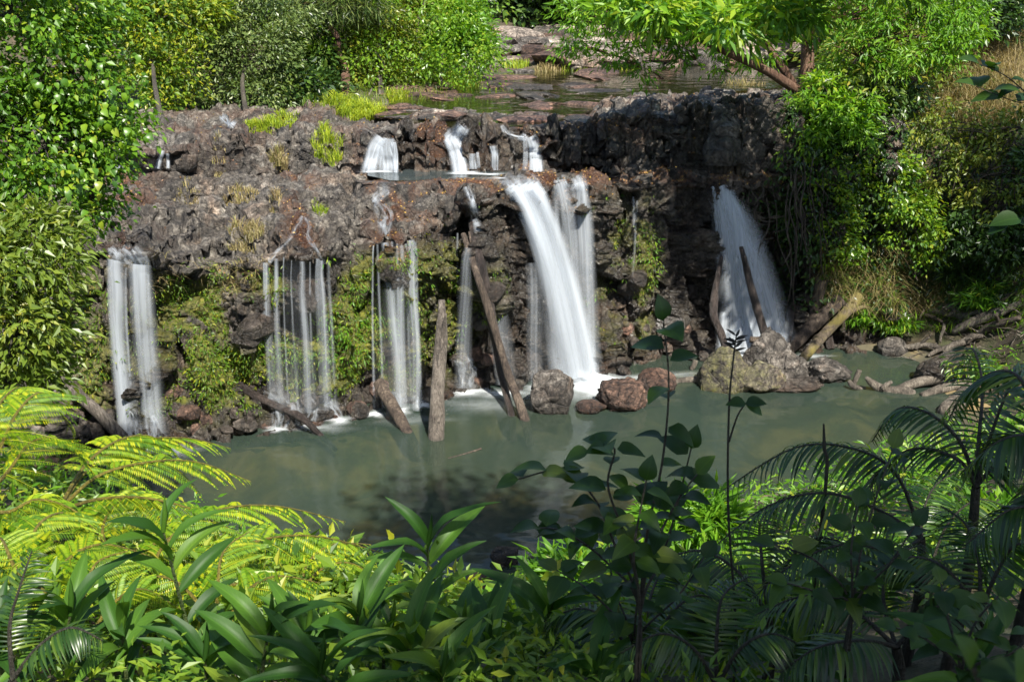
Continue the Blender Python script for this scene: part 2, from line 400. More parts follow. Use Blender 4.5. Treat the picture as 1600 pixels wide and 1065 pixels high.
# ------------------------------------------------------------------ shape helpers
def tube(pts, rad, sides=8, rough=0.0, seed=0, cap=True, res=1):
    """tapered tube along pts -> (V, F quads, F tris)"""
    pts = np.asarray([tuple(p) for p in pts], float); rad = np.asarray(rad, float)
    if res > 1 and len(pts) > 1:                                  # Catmull-Rom
        n = len(pts); t = np.linspace(0, n - 1, (n - 1) * res + 1); i = np.minimum(t.astype(int), n - 2); f = (t - i)[:, None]
        g = lambda a: pts[np.clip(a, 0, n - 1)]
        p0, p1, p2, p3 = g(i - 1), g(i), g(i + 1), g(i + 2)
        rad = np.interp(t, np.arange(n), rad)
        pts = 0.5 * (2 * p1 + (p2 - p0) * f + (2 * p0 - 5 * p1 + 4 * p2 - p3) * f ** 2 + (3 * p1 - p0 - 3 * p2 + p3) * f ** 3)
    n = len(pts); T = np.gradient(pts, axis=0); T /= np.linalg.norm(T, axis=1)[:, None] + 1e-9
    ref = np.array([0.0, 0, 1]) if abs(T[0][2]) < 0.9 else np.array([1.0, 0, 0])
    U = np.cross(T, ref); U /= np.linalg.norm(U, axis=1)[:, None] + 1e-9; W = np.cross(T, U)
    a = np.linspace(0, 2 * math.pi, sides, endpoint=False)
    V = pts[:, None, :] + rad[:, None, None] * (np.cos(a)[None, :, None] * U[:, None, :] + np.sin(a)[None, :, None] * W[:, None, :])
    V = V.reshape(-1, 3)
    if rough:
        c = np.repeat(pts, sides, 0); d = V - c; rr = np.linalg.norm(d, axis=1, keepdims=True)
        nz = fbm(V * np.array([5.0, 5, 2.2]) + seed, 3, seed)[:, None]
        V = c + d * (1 + rough * nz)
    i = np.arange(n - 1)[:, None] * sides; j = np.arange(sides)[None, :]; j2 = (j + 1) % sides
    Fq = np.stack([i + j, i + j2, i + sides + j2, i + sides + j], -1).reshape(-1, 4)
    Ft = np.zeros((0, 3), int)
    if cap:
        V = np.vstack([V, pts[0], pts[-1]]); b = n * sides; e = b + 1; j = np.arange(sides); j2 = (j + 1) % sides
        Ft = np.vstack([np.stack([np.full(sides, b), j2, j], 1), np.stack([np.full(sides, e), (n - 1) * sides + j, (n - 1) * sides + j2], 1)])
    return V, Fq, Ft
class MB:
    """collects several pieces into one mesh"""
    def __init__(s): s.V = []; s.Q = []; s.T = []; s.n = 0
    def add(s, V, Q=None, T=None):
        s.V.append(V)
        if Q is not None and len(Q): s.Q.append(np.asarray(Q) + s.n)
        if T is not None and len(T): s.T.append(np.asarray(T) + s.n)
        s.n += len(V); return s
    def tube(s, *a, **k): return s.add(*tube(*a, **k))
    def mesh(s, name, **k):
        F = []
        if s.Q: F.append(np.vstack(s.Q))
        if s.T: F.append(np.vstack(s.T))
        return mesh(name, np.vstack(s.V), F, **k)
def unit(a): return a / (np.linalg.norm(a, axis=1, keepdims=True) + 1e-9)
def leaves(name, P, D, N, L, W, fold=0.25, droop=0.25, rnd=None, detail=False):
    """many leaves in one mesh. P base points, D directions, N rough normals, L lengths, W widths"""
    n = len(P); D = unit(np.asarray(D)); S = unit(np.cross(D, N)); Nn = unit(np.cross(S, D))
    L = np.broadcast_to(np.asarray(L, float), (n,))[:, None]; W = np.broadcast_to(np.asarray(W, float), (n,))[:, None]
    rnd = rng.random(n) if rnd is None else rnd
    if not detail:
        mid = P + D * L * 0.42 + Nn * W * fold * 0.5
        V = np.stack([P, mid + S * W * 0.5, P + D * L - Nn * L * droop, mid - S * W * 0.5], 1).reshape(-1, 3)
        b = np.arange(n)[:, None] * 4
        F = np.concatenate([b + np.array([[0, 1, 2]]), b + np.array([[0, 2, 3]])], 0)
        return mesh(name, V, F, {'rnd': np.repeat(rnd, 4)}, smooth=False)
    m1 = P + D * L * 0.3; m2 = P + D * L * 0.66 - Nn * L * droop * 0.4
    V = np.stack([P, m1 + S * W * 0.46 + Nn * W * fold, m2 + S * W * 0.4 + Nn * W * fold, P + D * L - Nn * L * droop,
                  m2 - S * W * 0.4 + Nn * W * fold, m1 - S * W * 0.46 + Nn * W * fold, m1, m2], 1).reshape(-1, 3)
    b = np.arange(n)[:, None] * 8
    T = np.concatenate([b + np.array([[q]]).reshape(1, -1) for q in ([0, 6, 1], [0, 5, 6], [7, 3, 2], [7, 4, 3])], 0)
    Q = np.concatenate([b + np.array([q]) for q in ([6, 7, 2, 1], [6, 5, 4, 7])], 0)
    return mesh(name, V, [Q, T], {'rnd': np.repeat(rnd, 8)}, smooth=False)
def rnd_dirs(n): return unit(rng.normal(size=(n, 3)))
def blades(name, P, H, spread, W, lean=(0, 0, 0), droop=0.5, segs=2):
    """grass blades: bent strips"""
    n = len(P); H = np.broadcast_to(H, (n,))[:, None]; W = np.broadcast_to(W, (n,))[:, None]
    a = rng.random(n) * 2 * math.pi; o = np.stack([np.cos(a), np.sin(a), np.zeros(n)], 1)
    d = unit(np.array([[0, 0, 1.0]]) + o * (rng.random((n, 1)) * spread) + np.array([lean]))
    s = np.stack([-np.sin(a), np.cos(a), np.zeros(n)], 1)
    fall = (o * 0.7 + np.array([[0, 0, -0.55]])) * droop * (0.5 + rng.random((n, 1)))
    p1 = P + d * H * 0.5; p2 = P + d * H * 0.85 + fall * H * 0.35; p3 = P + d * H + fall * H * 0.9
    V = np.stack([P - s * W * .5, P + s * W * .5, p1 - s * W * .45, p1 + s * W * .45, p2 - s * W * .3, p2 + s * W * .3, p3], 1).reshape(-1, 3)
    b = np.arange(n)[:, None] * 7
    Q = np.concatenate([b + np.array([[0, 1, 3, 2]]), b + np.array([[2, 3, 5, 4]])], 0); T = b + np.array([[4, 5, 6]])
    return mesh(name, V, [Q, T], {'rnd': np.repeat(rng.random(n), 7)}, smooth=False)
# ------------------------------------------------------------------ the rock step of the falls
# columns: x of the photo, base row, lip row, lip height offset, foot row/z of the upper step, top row/z of the upper step
CT = np.array([
 # x     yb   yl  yfoot zfoot ytop  ztop
 [-220, 745, 405, 272, 5.00, 225, 5.75], [60, 725, 396, 272, 5.00, 228, 5.75], [150, 708, 390, 271, 4.98, 232, 5.72], [210, 696, 386, 272, 4.96, 236, 5.68],
 [260, 686, 404, 272, 4.98, 236, 5.66], [330, 677, 420, 270, 5.02, 228, 5.72], [410, 668, 405, 268, 5.06, 222, 5.80], [470, 660, 398, 268, 5.08, 216, 5.85],
 [530, 651, 392, 268, 5.10, 214, 5.90], [590, 642, 374, 268, 5.10, 213, 5.98], [650, 630, 369, 268, 5.10, 196, 6.22], [700, 622, 348, 268, 5.10, 200, 6.15],
 [740, 613, 308, 268, 5.10, 200, 6.12], [790, 603, 290, 267, 5.10, 200, 6.12], [850, 593, 284, 266, 5.10, 204, 6.10], [930, 580, 284, 264, 5.12, 186, 6.40],
 [1000, 567, 286, 264, 5.12, 180, 6.48], [1080, 554, 284, 266, 5.10, 176, 6.55], [1130, 549, 283, 268, 5.08, 172, 6.60], [1200, 546, 286, 270, 5.05, 165, 6.65],
 [1260, 543, 288, 270, 5.05, 160, 6.7], [1400, 541, 288, 270, 5.05, 155, 6.75]], float)
NC = 800
PX = np.linspace(-220, 1400, NC)
ker = np.exp(-np.linspace(-2, 2, 25) ** 2); ker /= ker.sum()
def colv(k):
    v = np.interp(PX, CT[:, 0], CT[:, k]); return np.convolve(np.pad(v, 12, mode='edge'), ker, 'valid')
yb, yl, yf, zf, yt, zt = (colv(k) for k in range(1, 7))
_n1 = lambda sc, s: fbm(np.stack([PX / sc, 0 * PX, 0 * PX], 1), 3, s)
yl = yl + 7 * _n1(45, 3) * sstep(860, 700, PX) + 3 * _n1(14, 4); yb = yb + 3 * _n1(30, 5); yf = yf + 2.0 * _n1(25, 6); yt = yt + 6 * _n1(35, 7) * sstep(1000, 880, PX)
def rz(py):                                        # z slope per metre of Y for photo row
    v = (py - 532.5) / FPX; return -(SP + v * CP) / (CP - v * SP)
def rx(px, py):
    v = (py - 532.5) / FPX; return ((px - 800) / FPX) / (CP - v * SP)
Yb = -CAM_H / rz(yb)
def bump1(c, w, a): return a * np.exp(-((PX - c) / w) ** 2)
lean_ = 0.25 + bump1(330, 62, 1.15) + bump1(556, 24, 0.7) + bump1(684, 18, 0.45) + bump1(120, 40, .7) + 0.12 * _n1(60, 9)
Yl = Yb + lean_
zl = CAM_H + rz(yl) * Yl
Yf = (zf - CAM_H) / rz(yf); Yt = (zt - CAM_H) / rz(yt)
recess = 0.22 + bump1(716, 20, 0.75) + bump1(872, 42, 0.35) + bump1(1172, 58, 1.5) + bump1(470, 48, 0.38) + bump1(622, 40, 0.36) + bump1(215, 36, 0.35) \
    - bump1(768, 26, 0.5) - bump1(1050, 40, 0.35) - bump1(330, 50, 0.25) - bump1(560, 22, 0.25) - bump1(684, 14, 0.3)
slope0 = 0.25 * sstep(480, 300, PX) + bump1(1010, 60, 0.2)
rows = []; tags = []
def addrow(X, Y, Z, kind, s): rows.append(np.stack([X, Y, Z + 0 * X], 1)); tags.append((kind, s))
for s in np.linspace(0, 1, 8, endpoint=False):     # under water
    addrow(rx(PX, yb) * Yb, Yb - 0.9 * (1 - s) ** 1.0, -1.5 * (1 - s) - 0.1 * s, 0, s)
NF = 175
for s in np.linspace(0, 1, NF, endpoint=False):    # the face
    prof = np.sin(math.pi * min(1, s ** 0.85)) * recess
    foot = 0.30 * max(0.0, 1 - s / 0.16) ** 1.0
    lean = slope0 * s
    Y = Yb + (Yl - Yb) * (s ** 3 * .55 + s * .45 * sstep(.3, .9, lean_) + s ** 3 * .45 * (1 - sstep(.3, .9, lean_))) + prof - foot
    Z = -0.1 + (zl + 0.1) * s
    ycol = yb + (yl - yb) * s
    addrow(rx(PX, ycol) * Y, Y, Z, 1, s)
NS = 110
for s in np.linspace(0, 1, NS, endpoint=False):    # rounded lip and shelf
    q = s
    Y = Yl + (Yf - Yl) * q
    ez = np.where(True, 1 - (1 - q) ** 2.2, q)
    roundlip = 0.16 * math.exp(-q * 22)
    Z = zl + (zf - zl) * (0.55 * q + 0.45 * ez) - roundlip
    ycol = yl + (yf - yl) * q
    addrow(rx(PX, ycol) * Y, Y, Z, 2, s)
NU = 75
steep = sstep(480, 620, PX)
for s in np.linspace(0, 1, NU, endpoint=False):    # upper step
    e = s ** (1.0) * (1 - steep) + (1 - (1 - s) ** 2.4) * steep
    Y = Yf + (Yt - Yf) * s
    Z = zf + (zt - zf) * e
    ycol = yf + (yt - yf) * s
    addrow(rx(PX, ycol) * Y, Y, Z, 3, s)
NB = 80
for s in np.linspace(0, 1, NB):                    # platform behind
    Y = Yt + (42.0 - Yt) * s ** 1.25
    drp = sstep(560, 640, PX); Z = zt + (5.8 - zt) * ((1 - drp) * sstep(0.55, 1.0, s) + drp * sstep(0.34, 0.62, s)) + 0.28 * math.sin(math.pi * min(1, s * 1.6)) * sstep(620, 480, PX)
    yq = yt + (118 - yt) * s
    addrow(rx(PX, yq) * Y, Y, Z, 4, s)
CV = np.stack(rows, 0)                              # (rows, cols, 3)
NR = len(rows)
kind = np.array([t[0] for t in tags]); sfr = np.array([t[1] for t in tags])
KIND = np.repeat(kind[:, None], NC, 1); SFR = np.repeat(sfr[:, None], NC, 1); PXG = np.repeat(PX[None, :], NR, 0)
def grid_normals(V):
    a = np.gradient(V, axis=1); b = np.gradient(V, axis=0)
    n = np.cross(a, b); return n / (np.linalg.norm(n, axis=2, keepdims=True) + 1e-9)
N0 = grid_normals(CV)
if N0[60, 300, 1] > 0: N0 = -N0
P = CV.reshape(-1, 3)
pxr0 = PXG.ravel()
face = ((KIND == 1) | (KIND == 0)).ravel(); shelf = (KIND == 2).ravel(); upper = (KIND == 3).ravel(); back = (KIND == 4).ravel()
lipw = np.exp(-((KIND == 2) * SFR * 12 + (KIND == 1) * (1 - SFR) * 10 + (KIND > 2) * 9 + (KIND == 0) * 9)).ravel()
warp = np.stack([fbm(P * 0.5, 3, 5), fbm(P * 0.5 + 9, 3, 6), fbm(P * 0.5 + 20, 3, 7)], 1)
f1, f2, id1, tl1 = worley(P * np.array([0.95, 0.95, 0.50]) + warp * 0.35, 1)
g1, g2, id2, tl2 = worley(P * np.array([2.5, 2.5, 1.4]) + warp * 0.45, 21)
h1, h2, id3, tl3 = worley(P * np.array([6.0, 6.0, 5.0]) + warp * 0.8, 41)
k1, k2, id4, tl4 = worley(P * np.array([11.5, 11.5, 9.0]) + warp * 1.2, 57)
big = fbm(P * 0.28, 3, 61)
edge1 = sstep(0.0, 0.06, f2 - f1); edge2 = sstep(0.0, 0.07, g2 - g1); edge3 = sstep(0.0, 0.12, h2 - h1)
fine = fbm(P * 5.5, 4, 71); ridge = 1 - np.abs(fbm(P * np.array([2.2, 2.2, 3.6]) + warp, 4, 77))
A = np.select([face, shelf, upper, back], [1.0, 0.46, 0.70, 0.38], 0.5)
leftshelf = (shelf & (PXG.ravel() < 560)).astype(float)
A *= 1 - 0.15 * leftshelf
A = np.where(upper & (pxr0 < 570), A * 0.55, A)
terr = shelf & (pxr0 < 800) | upper | back
zq = (P[:, 2] + 0.16 * fbm(P * 0.7, 3, 201)) / np.where(shelf, 0.31, 0.33); fq = zq - np.floor(zq)
P = P.copy(); P[:, 2] += np.where(terr, np.where(shelf, 0.31, 0.33) * (sstep(0.40, 0.60, fq) - fq) * 0.95, 0)
CV = P.reshape(CV.shape); N0 = grid_normals(CV)
if N0[60, 300, 1] > 0: N0 = -N0
small = np.where(shelf, 0.40, np.where(back, 0.5, 0.75)) * (0.55 + 0.9 * sstep(-0.2, 0.35, fbm(P * 0.55, 2, 207)))
disp = A * (0.30 * big + (id1 - 0.5) * 0.5 + tl1 * 0.75 + tl2 * 0.30 + small * (tl3 * 0.14 + tl4 * 0.05 + (id4 - .5) * 0.035) + (edge1 - 1) * 0.12 + (id2 - 0.5) * 0.17 + (edge2 - 1) * 0.05 + small * ( (id3 - 0.5) * 0.10 + (edge3 - 1) * 0.02)) + small * (fine * 0.045 + (ridge - 0.7) * 0.10)
# washed hollows on the sloping bedrock on the left
q1, q2, idq, tlq = worley(P * np.array([3.2, 2.2, 0.3]) + warp, 81)
disp -= leftshelf * 0.17 * sstep(0.36, 0.16, q1) + leftshelf * 0.05 * np.abs(np.sin(P[:, 0] * 3.1 + P[:, 1] * 4.2 + warp[:, 0] * 5))
disp *= np.where(lipw > 0.2, 1 - 0.5 * lipw, 1)
CVd = P + N0.reshape(-1, 3) * disp[:, None]
# strata and vertical joints on the face: small steps outward going down
# shallow basins that hold water on the shelf and behind the crest
pxr = PXG.ravel()
riv_w = sstep(560, 640, pxr) * sstep(960, 900, pxr) * (back & (SFR.ravel() > 0.03))
CVd[:, 2] = np.where(riv_w > 0, np.minimum(CVd[:, 2], 6.06 + 0.24 * fbm(P * np.array([0.5, 0.9, 0.5]), 4, 91)) * riv_w + CVd[:, 2] * (1 - riv_w), CVd[:, 2])
rimw = sstep(545, 570, pxr) * sstep(925, 890, pxr) * ((KIND == 2) * np.exp(-((SFR - 0.54) / 0.09) ** 2)).ravel()
rimz = 5.17 + 0.07 * fbm(P * 1.5, 3, 97)
CVd[:, 2] += np.clip(rimz - CVd[:, 2], 0, 1.2) * np.clip(rimw * 1.5, 0, 1)
basin = sstep(545, 570, pxr) * sstep(925, 890, pxr) * (((KIND == 2) & (SFR > 0.64)).ravel() | ((KIND == 3) & (SFR < 0.03)).ravel())
lvl = np.where(pxr < 400, 4.90, 5.02)
CVd[:, 2] = CVd[:, 2] * (1 - basin) + np.minimum(CVd[:, 2], lvl + 0.10 * fbm(P * 1.3, 2, 95)) * basin
CVg = CVd.reshape(NR, NC, 3)
ND = grid_normals(CVg)
if ND[60, 300, 1] > 0: ND = -ND
up = ND[:, :, 2].ravel()
# surface masks: wet, moss, leaf litter
def gx(c, w): return np.exp(-((pxr - c) / w) ** 2)
sf = SFR.ravel(); kd = KIND.ravel()
nz = fbm(P * 1.4, 4, 101); nzf = fbm(P * 4.0, 3, 111)
near_fall = np.clip(gx(215, 50) + gx(470, 75) + gx(620, 55) + gx(715, 38) + gx(765, 32) + gx(845, 70) + gx(905, 55) + gx(985, 30) + gx(1165, 80), 0, 1)
wet = np.where(face, np.clip(near_fall * 0.95 + 0.35 + sstep(0.25, 0.0, sf) * 0.6 + 0.5 * sstep(780, 860, pxr), 0, 1), 0)
feed = np.clip(gx(470, 26) + gx(605, 26) + gx(735, 20) + gx(820, 50) + gx(890, 40) + gx(200, 40), 0, 1)
wet = np.where(shelf, np.clip(feed * sstep(0.95, 0.0, sf) * 0.9 + sstep(0.0, 0.4, nz) * 0.25, 0, 1), wet)
wet = np.where(upper, np.clip(0.75 * sstep(540, 620, pxr) + 0.2, 0, 1), wet)
wet = np.clip(wet + np.where(up < -0.05, 0.3, 0), 0, 1)
mz = np.clip(gx(330, 75) * 1.1 + gx(470, 60) * 1.0 + gx(615, 50) * 0.95 + gx(560, 25) * .6 + gx(150, 40) * 0.6 + gx(700, 14) * 0.5 + gx(960, 30) * 0.35 + gx(1010, 20) * 0.45 + gx(745, 25) * .5, 0, 1)
vert = np.where(face, sstep(0.04, 0.22, sf) * sstep(1.02, 0.80, sf), 0)
moss = np.clip(mz * vert * sstep(-0.5, 0.25, nz + 0.35 * nzf) * 1.2, 0, 0.95)
lit = np.zeros(len(P))
lit = np.where(shelf, np.clip(feed * 0.85 + sstep(560, 700, pxr) * 0.42, 0, 1) * sstep(-0.25, 0.35, nz + 0.4 * nzf), lit)
lit = np.where(upper, (0.10 + 0.6 * sstep(520, 640, pxr) * sstep(1100, 850, pxr)) * sstep(-0.15, 0.4, nz + 0.4 * nzf), lit)
lit = np.where(back, 0.28 * sstep(-0.1, 0.45, nz + 0.3 * nzf), lit)
lit = np.where(face, np.maximum(sstep(0.80, 1.0, sf) * np.clip(feed + 0.25, 0, 1) * 0.8 * sstep(-0.3, 0.3, nz), sstep(0.14, 0.0, sf) * 0.45 * sstep(-0.1, .4, nz)), lit)
lit = np.clip(lit * sstep(-0.15, 0.5, up + 0.35), 0, 1)
i = np.arange(NR - 1)[:, None] * NC; j = np.arange(NC - 1)[None, :]
CF = np.stack([i + j, i + NC + j, i + NC + j + 1, i + j + 1], -1).reshape(-1, 4)
if N0[60, 300] @ np.cross(P[NC * 60 + 300 + NC] - P[NC * 60 + 300], P[NC * 60 + 301] - P[NC * 60 + 300]) < 0: CF = CF[:, ::-1]
cliff_me = mesh('rock_step', CVd, CF, {'wet': wet, 'moss': moss, 'litter': lit}, smooth=True)
cliff = obj('cliff', cliff_me, M['cliff'])
tag(cliff, 'stepped dark basalt cliff that the falls pour over', 'cliff', kind='structure')

# ------------------------------------------------------------------ ground: banks, river bed and forest floor
pool_px = [(x, y) for x, y in zip([-220, 60, 150, 260, 410, 530, 650, 740, 850, 930, 1000, 1080, 1200, 1290], [745, 725, 708, 686, 668, 651, 630, 613, 593, 580, 567, 554, 546, 541])] + \
    [(1400, 549), (1452, 566), (1462, 600), (1520, 640), (1500, 700), (1360, 750), (1130, 790), (1030, 830), (900, 905), (800, 960), (680, 950), (540, 890), (390, 850), (300, 800), (180, 770), (40, 770), (-220, 780)]
kinds_ = ['c'] * 13 + ['r'] * 4 + ['n'] * 12 + ['l'] * 2
pool_w = np.array([tuple(atz(x, y, 0))[:2] for x, y in pool_px])
gxs = np.concatenate([np.linspace(-420, -40, 26)[:-1], np.linspace(-40, -20, 24)[:-1], np.linspace(-20, 24, 150)[:-1], np.linspace(24, 50, 30)[:-1], np.linspace(50, 420, 26)])
gys = np.concatenate([np.linspace(-90, -6, 16)[:-1], np.linspace(-6, 38, 150)[:-1], np.linspace(38, 75, 70)[:-1], np.linspace(75, 650, 40)])
GX, GY = np.meshgrid(gxs, gys); Q = np.stack([GX.ravel(), GY.ravel()], 1)
best = np.full(len(Q), 1e9); bk = np.zeros(len(Q), int); inside = np.zeros(len(Q), bool)
for a in range(len(pool_w)):
    p0, p1 = pool_w[a], pool_w[(a + 1) % len(pool_w)]
    d = p1 - p0; t = np.clip(((Q - p0) @ d) / (d @ d), 0, 1); dist = np.linalg.norm(Q - p0 - t[:, None] * d, axis=1)
    k_ = 'crnl'.index(kinds_[a % len(kinds_)]); upd = dist < best - 1e-6
    best = np.where(upd, dist, best); bk = np.where(upd, k_, bk)
    cond = ((p0[1] > Q[:, 1]) != (p1[1] > Q[:, 1])); xi = (p1[0] - p0[0]) * (Q[:, 1] - p0[1]) / (p1[1] - p0[1] + 1e-12) + p0[0]
    inside ^= cond & (Q[:, 0] < xi)
X_, Y_ = Q[:, 0], Q[:, 1]
z_near = np.interp(best, [0, 2, 5, 9, 13.5, 22, 60], [0, 1.0, 3.4, 6.0, 8.2, 9.2, 12])
z_right = np.interp(best, [0, 1.2, 2.0, 5.0, 7.0, 14, 60], [0, 0.45, 1.3, 5.6, 6.7, 9.5, 18])
z_left = np.interp(best, [0, 1.5, 4, 7, 12, 60], [0, 1.0, 3.2, 5.0, 6.5, 14])
z_cliff = np.interp(best, [0, 1.6, 11.0, 14, 30, 60], [-1.3, -1.3, 5.3, 6.0, 6.6, 9.0])
zg = np.select([bk == 0, bk == 1, bk == 2], [z_cliff, z_right, z_near], z_left)
zg = np.where(inside, -1.3 * sstep(0, 2.2, best), zg)
Zg = zg.reshape(GX.shape)
for _ in range(3):
    Zp = np.pad(Zg, 1, mode='edge'); Zg = (Zp[:-2, 1:-1] + Zp[2:, 1:-1] + Zp[1:-1, :-2] + Zp[1:-1, 2:] + 2 * Zg) / 6
zg = Zg.ravel()
# far side: plateau with the river
far = sstep(33, 40, Y_)
riv_px = [(570, 178), (640, 190), (705, 198), (850, 197), (960, 160), (1160, 142), (1330, 128), (1500, 96), (1250, 92), (1060, 100), (800, 112), (742, 128), (640, 150)]
riv_w = np.array([tuple(atz(x, y, 6.12))[:2] for x, y in riv_px])
def poly_in(Pt, poly):
    r = np.zeros(len(Pt), bool)
    for a in range(len(poly)):
        p0, p1 = poly[a], poly[(a + 1) % len(poly)]
        cond = ((p0[1] > Pt[:, 1]) != (p1[1] > Pt[:, 1])); xi = (p1[0] - p0[0]) * (Pt[:, 1] - p0[1]) / (p1[1] - p0[1] + 1e-12) + p0[0]
        r ^= cond & (Pt[:, 0] < xi)
    return r
def poly_d(Pt, poly):
    r = np.full(len(Pt), 1e9)
    for a in range(len(poly)):
        p0, p1 = poly[a], poly[(a + 1) % len(poly)]; d = p1 - p0; t = np.clip(((Pt - p0) @ d) / (d @ d), 0, 1)
        r = np.minimum(r, np.linalg.norm(Pt - p0 - t[:, None] * d, axis=1))
    return r
rin = poly_in(Q, riv_w); rd = poly_d(Q, riv_w)
u3 = np.stack([X_, Y_, np.zeros(len(X_))], 1)
zfar = 6.2 + 0.055 * np.clip(Y_ - 44, 0, 60) + 0.12 * np.clip(Y_ - 80, 0, 400) + 0.35 * fbm(u3 * 0.25, 3, 131) + 0.22 * np.clip(np.abs(X_ - 4 - 0.35 * (Y_ - 36)) - 9, 0, 14) * sstep(36, 48, Y_)
zfar = np.where(rin, 6.12 - 0.35 * sstep(0, 1.2, rd), np.maximum(zfar, 6.12 + 0.06 * np.clip(rd, 0, 3)))
wfar = far * (bk == 0) + (1 - (bk == 0)) * sstep(36, 44, Y_)
wfar = np.where(bk == 1, sstep(40, 48, Y_), wfar)
Wf = wfar.reshape(GX.shape)
for _ in range(2):
    Wp = np.pad(Wf, 1, mode='edge'); Wf = (Wp[:-2, 1:-1] + Wp[2:, 1:-1] + Wp[1:-1, :-2] + Wp[1:-1, 2:] + 2 * Wf) / 6
wfar = Wf.ravel()
zg = zg * (1 - wfar) + zfar * wfar
zg = zg + 0.14 * fbm(u3 * 0.7, 3, 141) * sstep(0.2, 2, best) * np.where(bk == 0, 0.3, 1)
zg = np.where(np.hypot(X_, Y_) < 2.5, np.minimum(zg, 8.35), zg)
GZ = zg.reshape(GX.shape)
nR, nC = GX.shape
i = np.arange(nR - 1)[:, None] * nC; j = np.arange(nC - 1)[None, :]
GF = np.stack([i + j, i + j + 1, i + nC + j + 1, i + nC + j], -1).reshape(-1, 4)
ground_me = mesh('ground', np.stack([X_, Y_, zg], 1), GF)
ground = obj('ground', ground_me, M['soil'])
tag(ground, 'dark forest soil of the banks and the forest floor', 'ground', kind='structure')
def gz(x, y):
    a = np.clip(np.searchsorted(gxs, x) - 1, 0, nC - 2); b = np.clip(np.searchsorted(gys, y) - 1, 0, nR - 2)
    fx = (x - gxs[a]) / (gxs[a + 1] - gxs[a]); fy = (y - gys[b]) / (gys[b + 1] - gys[b])
    return (GZ[b, a] * (1 - fx) + GZ[b, a + 1] * fx) * (1 - fy) + (GZ[b + 1, a] * (1 - fx) + GZ[b + 1, a + 1] * fx) * fy

# sandy bed laid just above the soil inside the pool
bx, by = np.meshgrid(np.linspace(-17, 17, 90), np.linspace(11.5, 29, 60)); bq = np.stack([bx.ravel(), by.ravel()], 1)
bz = gz(bq[:, 0], bq[:, 1]) + 0.03
bz = np.where(poly_in(bq, pool_w), np.maximum(bz, -0.75 + 0.28 * fbm(np.stack([bq[:, 0], bq[:, 1], 0 * bq[:, 0]], 1) * 0.6, 3, 151)), bz)
keep = poly_in(bq, pool_w) | (poly_d(bq, pool_w) < 0.5)
i = np.arange(59)[:, None] * 90; j = np.arange(89)[None, :]
BF = np.stack([i + j, i + j + 1, i + 91 + j, i + 90 + j], -1).reshape(-1, 4)
BF = BF[keep[BF].all(1)]
obj('pool_bed', mesh('pool_bed', np.stack([bq[:, 0], bq[:, 1], bz], 1), BF), M['bed'])
tag(bpy.data.objects['pool_bed'], 'sandy brown bed under the green pool', 'pool bed', kind='structure')

# ------------------------------------------------------------------ BVH of what is built so far, for standing things on it
def tris(F): return np.vstack([F[:, [0, 1, 2]], F[:, [0, 2, 3]]])
bvV = np.vstack([CVd, np.stack([X_, Y_, zg], 1)])
bvF = np.vstack([CF, GF + len(CVd)])
bvh = BVHTree.FromPolygons(bvV.tolist(), bvF.tolist())
CAM = Vector((0, 0, CAM_H))
def hit(px, py, lift=0.0):
    d = ray(px, py).normalized()
    p, n, _, t = bvh.ray_cast(CAM, d)
    if p is None: return at(px, py, 30), Vector((0, 0, 1))
    if n.dot(d) > 0: n = -n
    return p + n * lift, n
def drop(x, y, z0=14.0):
    p, n, _, t = bvh.ray_cast(Vector((x, y, z0)), Vector((0, 0, -1)))
    return p if p is not None else Vector((x, y, float(gz(x, y))))

# ------------------------------------------------------------------ standing water
def sheet(name, poly, z, label, mat):
    me = bpy.data.meshes.new(name); bm = bmesh.new()
    bm.faces.new([bm.verts.new((x, y, z)) for x, y in poly]); bmesh.ops.triangulate(bm, faces=bm.faces[:])
    bmesh.ops.recalc_face_normals(bm, faces=bm.faces[:])
    for f in bm.faces:
        if f.normal.z < 0: f.normal_flip()
    bm.to_mesh(me); bm.free()
    o = obj(name, me, mat); tag(o, label, 'water', kind='structure'); return o
cen = pool_w.mean(0)
sheet('pool', [(-19, 10.5), (19, 10.5), (19, 29.2), (-19, 29.2)], 0.0, 'calm milky green plunge pool below the falls', M['pool'])
sheet('river', riv_w[::-1], 6.12, 'still brown river reflecting trees above the falls', M['river'])
led = [tuple(atz(x, y, 5.10))[:2] for x, y in [(574, 274), (610, 282), (700, 282), (790, 284), (870, 283), (905, 276), (900, 262), (800, 258), (690, 258), (578, 258)]]
sheet('ledge_pool', led, 5.10, 'narrow pool on the shelf between the two steps', M['ledge_water'])
led2 = [tuple(atz(x, y, 4.97))[:2] for x, y in [(165, 275), (230, 277), (280, 273), (300, 268), (240, 262), (165, 262)]]
sheet('ledge_pool', led2, 4.97, 'small grey pool on the left shelf behind the leafy tree', M['ledge_water'])

